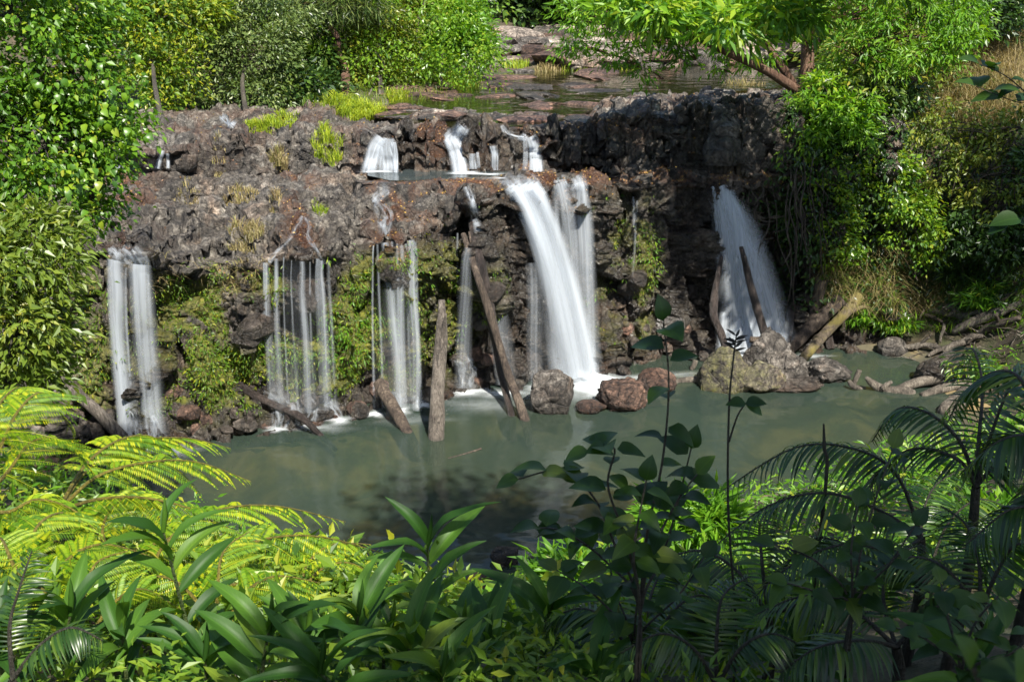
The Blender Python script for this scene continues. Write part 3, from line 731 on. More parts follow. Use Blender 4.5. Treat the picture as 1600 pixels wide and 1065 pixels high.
# ------------------------------------------------------------------ rocks
def ico(sub):
    bm = bmesh.new(); bmesh.ops.create_icosphere(bm, subdivisions=sub, radius=1.0)
    V = np.array([v.co[:] for v in bm.verts]); F = np.array([[v.index for v in f.verts] for f in bm.faces]); bm.free(); return V, F
ICO = {k: ico(k) for k in (1, 2, 3, 4, 5)}
def rock_mesh(name, sub, seed, scale=(1, 1, 1), cuts=9, fine=0.05, boxy=0.0, cutd=(0.55, 0.85)):
    V, F = ICO[sub]; V = V.copy(); r = np.random.default_rng(seed)
    if boxy: V = V / (np.abs(V) ** 4).sum(1, keepdims=True) ** 0.25 * (1 - boxy) * 0 + V * (1 - boxy) + boxy * V / np.max(np.abs(V), axis=1, keepdims=True)
    for c in range(cuts):
        n = r.normal(size=3); n /= np.linalg.norm(n); d = r.uniform(*cutd) * (1.25 if boxy else 1)
        o = np.maximum(V @ n - d, 0); V -= o[:, None] * n * 0.92
    V = V + unit(V) * (fine * fbm(V * 2.6 + seed, 4, seed))[:, None]
    if sub >= 4:
        w1, w2, wi, wt = worley(V * 2.1 + seed, seed); V = V + unit(V) * (wt * 0.10 + (wi - .5) * 0.03 - 0.02 * sstep(.05, 0, w2 - w1))[:, None]
        w1, w2, wi, wt = worley(V * 5.5 + seed, seed); V = V + unit(V) * (wt * 0.03)[:, None]
    if sub >= 4: V = V + unit(V) * (fine * 0.5 * fbm(V * 9 + seed, 3, seed + 5))[:, None]
    V = V * np.array(scale)
    return mesh(name, V, F, smooth=False if sub <= 2 else True)
STONES = [rock_mesh('stone', 2, 300 + s, cuts=10, fine=0.04, boxy=0.8 if s % 2 else 0.5) for s in range(10)]
for m_ in STONES: m_.materials.append(M['rock'])
STONES_D = []
for m_ in STONES:
    q = m_.copy(); q.materials.clear(); q.materials.append(M['rock_dark']); STONES_D.append(q)
STONES_R = []
for m_ in STONES:
    q = m_.copy(); q.materials.clear(); q.materials.append(M['rock_red']); STONES_R.append(q)
STONES_P = []
for m_ in STONES:
    q = m_.copy(); q.materials.clear(); q.materials.append(M['rock_pale']); STONES_P.append(q)
def stone(p, s, kind=0, parent=None, name='stone', flat=1.0):
    lst = (STONES, STONES_D, STONES_R, STONES_P)[kind]; me = R.choice(lst)
    if not isinstance(s, (tuple, list)): s = (s * R.uniform(.8, 1.25), s * R.uniform(.8, 1.25), s * R.uniform(.7, 1.1) * flat)
    wm = Matrix.Translation(Vector(p)) @ Matrix.Rotation(R.uniform(0, 6.28), 4, 'Z') @ Matrix.Rotation(R.uniform(-.25, .25), 4, 'X') @ Matrix.Diagonal((*s, 1))
    return obj(name, me, None, parent, wm)
# loose blocks on the cliff: columns broken off at the foot, blocks on the face and along the lips
def blocks(n, xr, yr, size, kinds=(0, 1, 1), lift=0.0):
    for _ in range(n):
        px, py = R.uniform(*xr), R.uniform(*yr)
        if py < 420 and any(abs(px - c_) < w_ for c_, w_ in ((465, 60), (600, 36), (738, 26), (715, 30), (830, 50), (890, 30), (590, 40), (200, 40))): continue
        p, nn = hit(px, py)
        s = R.uniform(*size)
        stone(p + nn * s * R.uniform(-0.65, -0.1), s, R.choice(kinds), cliff)
blocks(34, (255, 560), (606, 672), (0.13, 0.25), (1, 1, 1, 2))
blocks(8, (110, 172), (640, 690), (0.15, 0.28), (1, 1))
blocks(12, (560, 690), (606, 640), (0.14, 0.26), (1, 2, 1))
blocks(14, (700, 860), (550, 605), (0.14, 0.28), (1, 1, 2))
blocks(20, (930, 1110), (510, 572), (0.10, 0.22), (1, 1, 2))
blocks(12, (280, 1100), (360, 560), (0.2, 0.42), (1, 1, 1))
blocks(9, (560, 1180), (266, 296), (0.16, 0.32), (2, 1, 1))
blocks(6, (920, 1190), (200, 250), (0.2, 0.36), (1, 1))
blocks(6, (560, 700), (300, 360), (0.3, 0.5), (1, 2, 1))
blocks(8, (640, 1200), (145, 200), (0.15, 0.3), (1, 2))
# rocks and gravel bars beyond the river
for _ in range(130):
    px, py = R.uniform(735, 1240), R.uniform(46, 112)
    p, nn = hit(px, py); s = R.uniform(0.3, 1.3) * (0.5 if py > 95 else 1)
    stone(p, (s * 1.8, s, s * 0.35), R.choice((3, 3, 0, 2)), ground)
for _ in range(46):
    px, py = R.uniform(600, 960), R.uniform(118, 190)
    p, nn = hit(px, py); p.z = max(p.z, 6.08); s = R.uniform(.25, .8) * (1.2 if py < 150 else .8); stone(p, (s * 1.9, s, s * R.uniform(.14, .3)), R.choice((1, 2, 2, 0)), ground)
for _ in range(26):
    px, py = R.uniform(590, 760), R.uniform(128, 178)
    p, nn = hit(px, py); s = R.uniform(0.12, 0.35); stone(p, (s * 1.4, s, s * 0.4), R.choice((3, 0, 2)), ground)

def boulder(label, px, py, w, h, kind='rock', sub=5, seed=1, depth=1.0, z=None, sink=0.3, boxy=0.2, name='boulder', fine=0.045, rot=None, cuts=20):
    """px,py = centre of the waterline; w,h = visible size in photo pixels"""
    b = atz(px, py, 0.0) if z is None else Vector(z)
    k_ = mpp(b.y); W = w * k_ / 2; H = h * k_ / CP
    c = Vector((b.x, b.y + W * depth * 0.7, b.z + H * (0.5 - sink * 0.5)))
    me = rock_mesh(name, sub, seed, (W * 1.2, W * depth, H * (0.5 + sink * 0.5) * 1.2), cuts, fine, boxy, (0.55, 0.9))
    o = obj(name, me, M[kind], None, Matrix.Translation(c) @ Matrix.Rotation(seed * 1.3 if rot is None else rot, 4, 'Z') if rot is not None else Matrix.Translation(c))
    tag(o, label, 'boulder', 'boulders in the pool'); return o
boulder('angular grey boulder in the pool right of the leaning logs', 863, 648, 66, 56, 'rock', 5, 5, 0.9, boxy=0.35)
boulder('rounded rusty grey boulder in the pool below the main fall', 973, 644, 68, 40, 'rock_red', 5, 9, 0.9)
boulder('low flat red rock touching the left side of the rounded boulder', 925, 646, 42, 14, 'rock_red', 4, 12, 1.0)
boulder('low red-brown rock in the pool behind the vine leaves', 1028, 612, 52, 26, 'rock_red', 4, 14, 1.0)
boulder('tiny dark rock in white water right of the main fall', 976, 587, 20, 9, 'rock_dark', 3, 15, 1.0)
boulder('small flat dark stone at the foot of the narrow slanting fall', 752, 606, 24, 8, 'rock_dark', 3, 16, 1.0)
# the big boulder in front of the right fall, with two loose lumps
cb = atz(1180, 606, 0)
bb = thing('boulder', 'big craggy brown boulder in front of the right fall', 'boulder', cb, 'boulders in the pool')
def crag(name, px, py, w_, h_, dep, mat, seed, zoff=0.0, dy=0.0, boxy=.35, cuts=18):
    b = atz(px, py, 0.0); k_ = mpp(b.y); W = w_ * k_ / 2; H = h_ * k_ / CP
    me = rock_mesh(name, 5, seed, (W * 1.25, W * dep, H * .78), cuts, .04, boxy, (.42, .85))
    obj(name, me, M[mat], bb, Matrix.Translation(Vector((b.x, b.y + W * dep * .6 + dy, H * .36 + zoff))) @ Matrix.Rotation((seed % 7 - 3) * .12, 4, 'Y'))
crag('left_block', 1142, 612, 76, 52, .9, 'rock_moss', 61)
crag('top_block', 1205, 604, 108, 66, .8, 'rock', 67, 0, .25)
crag('front_block', 1192, 612, 66, 44, .7, 'rock_moss', 71, 0, -.05)
crag('right_block', 1240, 606, 60, 46, .9, 'rock', 73, 0, .15)
crag('peak_block', 1216, 602, 66, 68, .7, 'rock', 79, .05, .45)
boulder('grey lumpy rock with leaf litter at right of the craggy boulder', 1290, 598, 70, 30, 'rock', 5, 31, 0.8, fine=0.12)
boulder('flat dark rock shelf in the pool under the craggy boulder', 1240, 612, 84, 13, 'rock_dark', 4, 33, 0.6, fine=0.1)
boulder('purplish grey boulder at the far right shore', 1397, 556, 40, 22, 'rock', 4, 36, 0.9)
boulder('large dark boulder among the driftwood at right', 1488, 608, 92, 44, 'rock_dark', 5, 39, 0.8)
boulder('dark wet rock in the near water left of the bushes', 790, 884, 44, 24, 'rock_dark', 4, 41, 0.9)
boulder('flat brown rock at the near shore by the lit bush', 756, 922, 62, 20, 'rock_red', 4, 43, 0.8)
boulder('small brown rock at the water edge by the dark shrub', 803, 925, 40, 22, 'rock_red', 4, 47, 0.8)
for px, py, w, lb in [(815, 872, 10, 'little dark stone right behind the dark wet rock'), (832, 872, 14, 'round dark pebble farthest right of the near stones'), (812, 888, 9, 'tiny pebble just right of the dark wet rock'), (771, 893, 12, 'small dark stone left of the dark wet rock'), (827, 884, 8, 'tiniest pebble below the round dark one')]:
    o = stone(atz(px, py, 0.0), (w * mpp(15.5) / 2, w * mpp(15.5) / 2, w * mpp(15.5) / 3), 1, None, 'pebble')
    tag(o, lb, 'stone', 'little stones in the near water')

# ------------------------------------------------------------------ falling water
def ribbon_arrays(path, width, dens, off, nu=9, bulge=0.16):
    path = np.asarray([tuple(p) for p in path], float); n = len(path)
    T = np.gradient(path, axis=0); T = unit(T)
    vdir = np.array([0.0, 1.0, -0.25])
    S = unit(np.cross(T, np.broadcast_to(vdir, T.shape)));  S = np.where(S[:, :1] < 0, -S, S)
    Nn = unit(np.cross(S, T)); Nn = np.where(Nn[:, 1:2] > 0, -Nn, Nn)
    u = np.linspace(-1, 1, nu)
    w = np.asarray(width)[:, None, None] * 0.5
    V = path[:, None, :] + S[:, None, :] * u[None, :, None] * w + Nn[:, None, :] * ((1 - u ** 2)[None, :, None] * w * bulge)
    L = np.concatenate([[0], np.cumsum(np.linalg.norm(np.diff(path, axis=0), axis=1))])
    UV = np.stack([np.broadcast_to((u + 1) / 2, (n, nu)), np.broadcast_to(L[:, None], (n, nu))], -1).reshape(-1, 2)
    i = np.arange(n - 1)[:, None] * nu; j = np.arange(nu - 1)[None, :]
    F = np.stack([i + j, i + j + 1, i + nu + j + 1, i + nu + j], -1).reshape(-1, 4)
    D = np.repeat(np.asarray(dens, float), nu); 
    return V.reshape(-1, 3), F, UV, D, np.full(n * nu, off), np.repeat(np.asarray(width, float), nu)
def smooth_path(pts, n):
    pts = np.asarray([tuple(p) for p in pts], float); m_ = len(pts)
    if m_ == 2: t = np.linspace(0, 1, n)[:, None]; return pts[0] * (1 - t) + pts[1] * t
    t = np.linspace(0, m_ - 1, n); i = np.minimum(t.astype(int), m_ - 2); f = (t - i)[:, None]; g = lambda a: pts[np.clip(a, 0, m_ - 1)]
    p0, p1, p2, p3 = g(i - 1), g(i), g(i + 1), g(i + 2)
    return 0.5 * (2 * p1 + (p2 - p0) * f + (2 * p0 - 5 * p1 + 4 * p2 - p3) * f ** 2 + (3 * p1 - p0 - 3 * p2 + p3) * f ** 3)
def fall_path(lip, end, out=0.35, n=26):
    """free fall from lip to end, leaving the rock by `out` of linear drop"""
    t = np.linspace(0, 1, n)[:, None]; lip = np.array(lip[:]); end = np.array(end[:])
    xy = lip[None, :2] + (end - lip)[None, :2] * t
    z = lip[2] - (lip[2] - end[2]) * (out * t[:, 0] + (1 - out) * t[:, 0] ** 2)
    return np.column_stack([xy, z])
def water_part(name, pieces, mat, parent):
    """pieces: (path, width, dens, offset)"""
    Vs, Fs, U, D, O, Wd, n = [], [], [], [], [], [], 0
    flat_ = [q for p in pieces for q in (p if isinstance(p, list) else [p])]
    for path, width, dens, off in flat_:
        V, F, uv, d, o, w = ribbon_arrays(path, width, dens, off)
        Vs.append(V); Fs.append(F + n); U.append(uv); D.append(d); O.append(o); Wd.append(w); n += len(V)
    me = mesh(name, np.vstack(Vs), np.vstack(Fs), {'dens': np.concatenate(D), 'off': np.concatenate(O), 'wid': np.concatenate(Wd)}, np.vstack(U))
    return obj(name, me, M[mat], parent)
def lip_at(px, py, fwd=0.12):
    p, n = hit(px, py); return p + Vector((0, -fwd, 0.05))
def strand(px0, py0, px1, py1, w0, w1, dens=(0.9, 0.75, 0.5), out=0.3, z_end=0.03, fwd=0.32, lip=None, shift=0.0, endY=None):
    a = lip_at(px0, py0, fwd) if lip is None else lip
    e = atz(px1, py1, z_end) if endY is None else at(px1, py1, endY)
    if e.y > a.y: e = at(px1, py1, a.y - 0.05)
    p = fall_path(a, e, out); n = len(p); k_ = mpp((a.y + e.y) / 2)
    p[:, 1] -= shift
    tt_ = np.linspace(0, 1, n); ph_ = R.uniform(0, 90)
    p[:, 0] += (.010 + .0008 * w1) * vnoise(np.stack([tt_ * 3.2 + ph_, 0 * tt_, 0 * tt_], 1), 3) * np.minimum(1, tt_ * 4)
    t = np.linspace(0, 1, n)
    w = np.interp(t, [0, 1], [w0 * k_, w1 * k_]); d = np.interp(t, np.linspace(0, 1, len(dens)), dens) * np.clip(.85 + .3 * vnoise(np.stack([tt_ * 4 + ph_, 0 * tt_ + 5, 0 * tt_], 1), 4), .4, 1.1)
    return (p, w, d, R.uniform(0, 50))
def run(points, w0, w1, dens=(0.9, 0.9), lift=0.05, soft=.72, wobble=.16):
    """water running over rock through the given photo points"""
    q = smooth_path([(x, y, 0) for x, y in points], 7 * len(points)); Ys = np.array([hit(a[0], a[1])[0].y for a in q])
    Yp = np.pad(Ys, 3, mode='edge'); Ys = np.min([Yp[k:k + len(Ys)] for k in range(7)], 0)
    Yp = np.pad(Ys, 2, mode='edge'); Ys = np.mean([Yp[k:k + len(Ys)] for k in range(5)], 0)
    base = np.array([at(a[0], a[1], y_ - lift)[:] for a, y_ in zip(q, Ys)]); k_ = mpp(base[:, 1].mean()); t = np.linspace(0, 1, len(base))
    W = np.interp(t, [0, 1], [w0 * k_, w1 * k_]); D0 = np.interp(t, np.linspace(0, 1, len(dens)), dens); out_ = []
    sheetp = base.copy(); Ls = len(points)
    out_.append((sheetp, W * 1.15, D0 * soft, R.uniform(0, 50)))
    for m_ in range(3):
        ph = R.uniform(0, 50); wob = vnoise(np.stack([t * Ls * 1.1 + ph, 0 * t, 0 * t], 1), 7); o = (m_ - 1) * .27
        p = base.copy(); p[:, 0] += W * (o + wobble * wob); p[:, 1] -= .012 * (m_ + 1)
        gap = np.clip(.65 + .6 * vnoise(np.stack([t * Ls * 1.1 + ph + 9, 0 * t, 0 * t], 1), 8), .05, 1)
        out_.append((p, W * R.uniform(.25, .42), D0 * gap * soft, R.uniform(0, 50)))
    return out_
def waterfall(label, base_px, name='waterfall'):
    b = atz(*base_px, 0.0); return thing(name, label, 'waterfall', b, 'waterfalls over the rock step')

w = waterfall('leftmost twin waterfall beside the leafy tree, lit by the sun', (215, 690))
water_part('stream', [strand(190, 404, 199, 690, 32, 34, (.9, 1, 1, .9), fwd=.3), strand(186, 402, 196, 690, 18, 22, (.8, 1, .9, .8), fwd=.34), strand(190, 404, 206, 692, 20, 44, (0.3, .5, .5, .4), fwd=.3)], 'fall_mid', w)
water_part('stream', [strand(226, 410, 240, 692, 40, 54, (.9, 1, .9, .8), fwd=.3), strand(232, 410, 244, 692, 22, 30, (.8, 1, .8, .7), fwd=.34), strand(218, 410, 230, 692, 14, 22, (.6, .9, .7, .5), fwd=.3)], 'fall_mid', w)
water_part('lip_water', [run([(172, 388), (182, 396), (192, 410)], 24, 34, (0.5, 1)), run([(205, 392), (214, 400), (224, 414)], 34, 40, (.6, 1)), run([(190, 390), (200, 398), (206, 410)], 30, 30, (.6, .8))], 'cascade', w)
water_part('strand', [strand(206, 415, 213, 690, 5, 8, (.5, .6, .3)), strand(240, 425, 250, 690, 6, 14, (.5, .4, .25))], 'fall_thin', w)
water_part('base_cascade', [run([(205, 640), (212, 652), (216, 690)], 16, 18, (.5, .9)), run([(225, 636), (238, 650), (243, 690)], 30, 26, (.7, 1)), run([(195, 645), (200, 670), (206, 692)], 18, 22, (.8, 1))], 'cascade', w)

w = waterfall('sparse waterfall of thin strands below two thin rivulets, second from left', (468, 655))
water_part('rivulet', [run([(473, 338), (466, 352), (458, 364), (446, 380), (430, 396), (421, 410)], 9, 7, (.8, .6, .7), soft=.5, wobble=.3), run([(478, 340), (484, 354), (481, 368), (492, 386), (501, 402), (507, 412)], 8, 8, (.8, .6, .8), soft=.5, wobble=.3)], 'cascade', w)
for x0, x1, w_, dn in [(421, 425, 9, .85), (418, 421, 4, .5), (436, 438, 7, .75), (448, 450, 3, .4), (459, 460, 3, .4), (477, 481, 9, .8), (487, 489, 4, .5), (500, 506, 9, .85), (508, 515, 10, .8), (515, 526, 6, .4)]:
    water_part('strand', [strand(x0 + R.uniform(-2, 2), 403 + R.uniform(-4, 5), x1 + R.uniform(-3, 4), 640 + R.uniform(-14, 8), w_ * R.uniform(.7, 1.25), w_ * R.uniform(1.4, 2.4), (dn, dn, dn * .8, dn * .5))], 'fall_thin', w)
water_part('base_cascade', [run([(425, 612), (436, 622), (440, 640), (437, 668)], 40, 34, (.4, .7, .8)), run([(450, 616), (462, 640), (468, 664)], 26, 22, (.4, .7)),
                            run([(483, 622), (492, 636), (486, 656)], 16, 22, (.6, .9)), run([(508, 626), (522, 640), (528, 656)], 28, 22, (.7, 1))], 'cascade', w)

water_part('mist', [strand(470, 404, 474, 642, 80, 110, (.02, .08, .12, .2), fwd=.25)], 'fall_mid', w)
w = waterfall('curtain waterfall of fine strands left of the upright log', (622, 640))
water_part('rivulet', [run([(592, 288), (603, 296), (592, 306), (584, 315)], 22, 16, (.4, .8), soft=.5, wobble=.3), run([(584, 314), (593, 326), (599, 340), (598, 352), (601, 368)], 18, 14, (.7, .8, .7), soft=.55, wobble=.3), run([(601, 318), (611, 334), (609, 350), (605, 366)], 9, 8, (.6, .5), soft=.5, wobble=.3)], 'cascade', w)
for x0, x1, w_, dn in [(585, 586, 4, .8), (594, 597, 4, .6), (605, 624, 13, 1), (616, 620, 5, .6), (622, 628, 6, .7), (629, 634, 9, .85), (637, 640, 5, .6), (644, 652, 12, .95), (650, 657, 5, .5)]:
    water_part('strand', [strand(x0 + R.uniform(-2, 2), 377 + R.uniform(-4, 5), x1 + R.uniform(-3, 4), 635 + R.uniform(-12, 8), w_ * R.uniform(.7, 1.25), w_ * R.uniform(1.4, 2.4), (dn, dn, dn * .8, dn * .55))], 'fall_thin' if w_ < 9 else 'fall_mid', w)
water_part('base_cascade', [run([(612, 612), (624, 622), (628, 640)], 26, 24, (.4, .8)), run([(650, 618), (658, 634)], 20, 26, (.5, .8))], 'cascade', w)

water_part('mist', [strand(622, 378, 628, 638, 70, 92, (.02, .08, .14, .2), fwd=.25)], 'fall_mid', w)
w = waterfall('narrow slanting waterfall behind the two long leaning logs', (770, 608))
water_part('stream', [run([(727, 292), (734, 304), (740, 322), (744, 345)], 12, 16, (.9, .95))], 'cascade', w)
water_part('stream', [strand(745, 345, 792, 600, 15, 44, (1, .85, .6, .35), 0.45, fwd=.35), strand(742, 340, 786, 600, 10, 26, (.9, .7, .5, .3), 0.45, fwd=.38)], 'fall_mid', w)
water_part('strand', [strand(716, 362, 717, 600, 4, 7, (.6, .5, .3)), strand(732, 385, 722, 606, 14, 34, (.3, .5, .45, .3), fwd=.3)], 'fall_thin', w)
water_part('base_cascade', [run([(704, 562), (716, 566), (722, 575), (722, 605)], 12, 14, (.4, .7)), run([(735, 560), (722, 566)], 12, 12, (.7, .7)), run([(734, 560), (738, 580), (737, 606)], 12, 20, (.8, .5))], 'cascade', w)

w = waterfall('main waterfall, broad white chute arcing to the right', (900, 590))
lipm = lip_at(806, 290, 0.2)
pc = [strand(797 + q * 7, 291 - q * 1.0, 890 + q * 7.5, 592 - q * 1.5, 24, 30 - q, (1, 1, .85, .6), .42, fwd=.25 + .10 * (q % 3)) for q in range(6)]
water_part('chute', pc, 'fall_dense', w)
water_part('veil', [strand(808 + q * 10, 292, 876 + q * 16, 597, 14, 36, (.2, .3, .45, .5), .4, fwd=.45) for q in range(4)] + [strand(850 + q * 18, 470, 876 + q * 16, 594, 30, 52, (0, .25, .4, .45), .6, fwd=.8) for q in range(4)], 'fall_mid', w)
water_part('side_trickle', [strand(832, 410, 838, 600, 26, 34, (.25, .45, .4, .35), fwd=.2), strand(846, 300, 862, 420, 20, 16, (.7, .6, .2), endY=24.5)], 'fall_thin', w)
water_part('lip_water', [run([(788, 282), (800, 288), (812, 300)], 34, 34, (.5, 1)), run([(808, 280), (822, 288), (832, 302)], 34, 36, (.5, 1)), run([(826, 280), (838, 290), (848, 304)], 26, 26, (.4, .8))], 'cascade', w)

w = waterfall('straight twin waterfall close behind the right side of the main chute', (905, 588))
water_part('stream', [strand(866, 290, 872, 580, 12, 18, (.7, .6, .4), fwd=.02), strand(874, 288, 905, 580, 22, 34, (.95, .95, .8, .6), .3, fwd=.05), strand(880, 290, 886, 580, 26, 30, (.4, .4, .3), fwd=.0)], 'fall_mid', w)
water_part('stream', [strand(902, 288, 918, 582, 30, 44, (.9, .9, .75, .6), .25, fwd=.06), strand(908, 290, 924, 582, 16, 34, (.8, .7, .6, .4), .25, fwd=.1)], 'fall_mid', w)
water_part('lip_water', [run([(872, 278), (876, 284), (880, 296)], 26, 26, (.5, .9)), run([(897, 280), (902, 286), (906, 300)], 30, 32, (.6, .9))], 'cascade', w)

w = waterfall('single thread of water falling over dark rock at right of centre', (986, 565))
water_part('strand', [strand(988, 308, 985, 560, 5, 13, (.8, .75, .6, .3), fwd=.2), strand(993, 312, 988, 440, 4, 6, (.4, .3, .1), endY=25.2)], 'fall_thin', w)

w = waterfall('shaded fan-shaped waterfall at right with two branches across it', (1175, 548))
lipr = at(1112, 288, 26.9)
pr = [strand(0, 0, x1, 549, w0, w1, dn, o_, lip=lipr + Vector((q * 0.05, -0.03 * q, 0)), endY=26.3) for q, (x1, w0, w1, dn, o_) in enumerate(
    [(1142, 12, 54, (.9, .7, .7, .7), .5), (1164, 14, 66, (1, .9, .85, .8), .5), (1186, 16, 70, (1, 1, .95, .85), .48), (1206, 16, 70, (1, 1, .95, .8), .45), (1222, 14, 60, (1, .9, .8, .6), .42), (1190, 20, 120, (1, .8, .7, .65), .46), (1176, 18, 90, (1, .9, .8, .7), .47)])]
water_part('fan', pr, 'fall_mid', w)
water_part('fan_core', [strand(0, 0, x1, 550, 12, w1, (.7, .55, .5, .7), o_, lip=lipr + Vector((.05, -.12, 0)), endY=26.2) for x1, w1, o_ in [(1150, 44, .5), (1176, 50, .48), (1202, 50, .45), (1220, 40, .43)]], 'fall_dense', w)
water_part('thread', [strand(0, 0, 1122, 440, 5, 6, (.8, .6, .3), .3, lip=lipr + Vector((0, -.1, -.1)), endY=26.4)], 'fall_thin', w)
bc = []
for q in range(13):
    x = R.uniform(1128, 1222); y = R.uniform(480, 528); a = at(x, y, 26.3); e = at(x + R.uniform(-8, 6), 549, 26.1)
    p = fall_path(a, e, .15, 14); bc.append((p, np.linspace(14, 22, 14) * mpp(26.3), np.interp(np.linspace(0, 1, 14), [0, .25, 1], [0, .85, .7]), R.uniform(0, 50)))
water_part('base_cascade', bc, 'fall_dense', w)

def cascade(label, pieces, mats=None):
    c = pieces[0][0][0][0]; t = thing('cascade', label, 'cascade', c, 'small cascades over the upper step')
    for q, p in enumerate(pieces): water_part('stream', [p], (mats[q] if mats else 'cascade_sheet'), t)
    return t
def us(pts, w0, w1, d=(.7, 1, 1)): return run(pts, w0, w1, d, 0.07, .95, .05)
cascade('wide double cascade on the upper step, left of the rounded brown rock', [us([(596, 216), (588, 226), (582, 245), (576, 270)], 22, 26), us([(606, 216), (604, 230), (606, 250), (607, 270)], 26, 24), us([(598, 218), (596, 235), (594, 268)], 16, 14, (.5, .6, .4)), us([(615, 222), (618, 245), (619, 270)], 10, 8)])
cascade('tall white cascade on the upper step running down to the right', [us([(722, 197), (712, 208), (704, 216), (712, 232), (716, 250), (720, 272)], 20, 26, (.6, 1, 1, 1)), us([(726, 200), (718, 214), (716, 226)], 22, 14, (.5, .8, .7)), us([(700, 218), (706, 236), (712, 252)], 14, 10, (.7, .6, .4))])
cascade('short narrow cascade between the two brown leafy rocks of the upper step', [us([(770, 228), (773, 242), (773, 266)], 12, 13, (.7, .9, .8))], ['fall_mid'])
cascade('right cascade of the upper step with two curving feeders', [us([(784, 196), (792, 208), (806, 213), (822, 214)], 8, 14, (.5, .8, .9)), us([(828, 214), (834, 228), (836, 248), (837, 268)], 20, 24, (.8, 1, 1)), us([(820, 216), (821, 240), (820, 266)], 8, 8, (.5, .5, .3))], ['cascade', 'cascade_sheet', 'fall_mid'])
cascade('trickle of fine threads below the yellow leaves of the upper step', [us([(738, 240), (739, 264)], 12, 14, (.6, .6)), us([(746, 238), (748, 262)], 5, 6, (.7, .5))], ['fall_thin', 'fall_thin'])
cascade('little white cascade into the grey pool behind the leafy tree', [us([(176, 248), (182, 258), (190, 268)], 14, 18)], ['fall_mid'])
cascade('thin two-stream cascade at right of the grey left pool', [us([(254, 236), (250, 248), (246, 263)], 8, 10), us([(262, 240), (263, 263)], 6, 6)], ['fall_mid', 'fall_mid'])
cascade('small white slide high on the left rock near the forest edge', [us([(346, 180), (354, 190), (366, 198)], 12, 16)], ['cascade'])

# foam where the water lands
def foam(patches):
    Vs, Ts, D, n = [], [], [], 0
    nr, na = 10, 32
    for q, (px, py, rx_, ry_, s, z) in enumerate(patches):
        c = atz(px, py, z + 0.004 + 0.0025 * q); k_ = mpp(c.y); RX = rx_ * k_; RY = ry_ * k_ / math.sin(PITCH + 0.03)
        r = np.linspace(0, 1, nr); a = np.linspace(0, 2 * math.pi, na, endpoint=False)
        wob = 1 + 0.18 * np.sin(a * 3 + q) + 0.12 * np.sin(a * 5 + 2 * q)
        V = np.stack([c.x + RX * r[:, None] * np.cos(a) * wob, c.y + RY * r[:, None] * np.sin(a) * wob, np.full((nr, na), c.z)], -1).reshape(-1, 3)
        i = np.arange(nr - 1)[:, None] * na; j = np.arange(na)[None, :]; j2 = (j + 1) % na
        Ts.append(np.stack([i + j, i + na + j, i + na + j2, i + j2], -1).reshape(-1, 4) + n); Vs.append(V)
        D.append(np.repeat(s * (1 - r) ** 1.9, na)); n += len(V)
    return mesh('foam', np.vstack(Vs), np.vstack(Ts), {'dens': np.concatenate(D)})
fo = obj('foam', foam([(760, 632, 130, 18, .16, 0), (640, 655, 90, 12, .14, 0), (930, 612, 110, 20, .35, 0), (850, 615, 70, 12, .3, 0), (500, 668, 80, 9, .2, 0), (1060, 585, 70, 9, .2, 0), (260, 706, 70, 12, .3, 0), (922, 594, 62, 26, 1.6, 0), (915, 584, 40, 16, 1.5, 0), (960, 600, 70, 18, .7, 0), (880, 596, 50, 12, .7, 0), (1000, 590, 60, 10, .35, 0),
                       (725, 612, 60, 10, .8, 0), (780, 614, 50, 10, .8, 0), (840, 606, 40, 7, .6, 0), (660, 632, 22, 8, .9, 0), (585, 646, 24, 8, .9, 0), (625, 642, 26, 10, .9, 0), (530, 656, 30, 9, .8, 0), (470, 662, 34, 8, .7, 0), (432, 670, 30, 6, .7, 0),
                       (235, 697, 60, 14, 1.0, 0), (200, 700, 50, 14, 1.0, 0), (270, 702, 34, 8, .6, 0), (1170, 553, 66, 12, 1.2, 0), (1225, 556, 50, 8, .6, 0), (1270, 556, 40, 6, .35, 0), (1130, 558, 34, 7, .6, 0),
                       (592, 268, 36, 4, 1.0, 5.10), (730, 270, 34, 6, 1.4, 5.10), (765, 272, 36, 4, .8, 5.10), (845, 267, 30, 3, .8, 5.10), (190, 268, 26, 4, .9, 4.97), (250, 264, 20, 2.5, .6, 4.97), (790, 278, 40, 4, .6, 5.10)]), M['foam'])
tag(fo, 'white foam spreading on the water below the falls', 'foam', kind='stuff')

# ------------------------------------------------------------------ logs and driftwood
def log(label, pts, rads, mat, name='log', stubs=(), rough=0.14, sides=14, group=None, cat='log', seed=None):
    """pts world points; rads in photo pixels at their distance; first point is the base"""
    pts = [Vector(p) for p in pts]; r = [q * mpp(p.y) for q, p in zip(rads, pts)]
    seed = R.randrange(1000) if seed is None else seed
    n = 6
    me = MB().tube(pts, r, sides, rough, seed, True, n).mesh(name)
    wm = at_origin(me, pts[0]); o = obj(name, me, M[mat], None, wm); tag(o, label, cat, group)
    for a, b, r0, r1 in stubs:
        me2 = MB().tube([a, (Vector(a) + Vector(b)) / 2 + Vector((0, 0, .02)), b], [r0 * mpp(a[1]), (r0 + r1) / 2 * mpp(a[1]), r1 * mpp(a[1])], 8, rough, seed + 1, True, 3).mesh('branch')
        obj('branch', me2, M[mat], o, at_origin(me2, a))
    return o
def wl(px, py, z=0.0): return atz(px, py, z)
def fr(px, py, Y, gap=.26): return at(px, py, min(Y, hit(px, py)[0].y - gap))
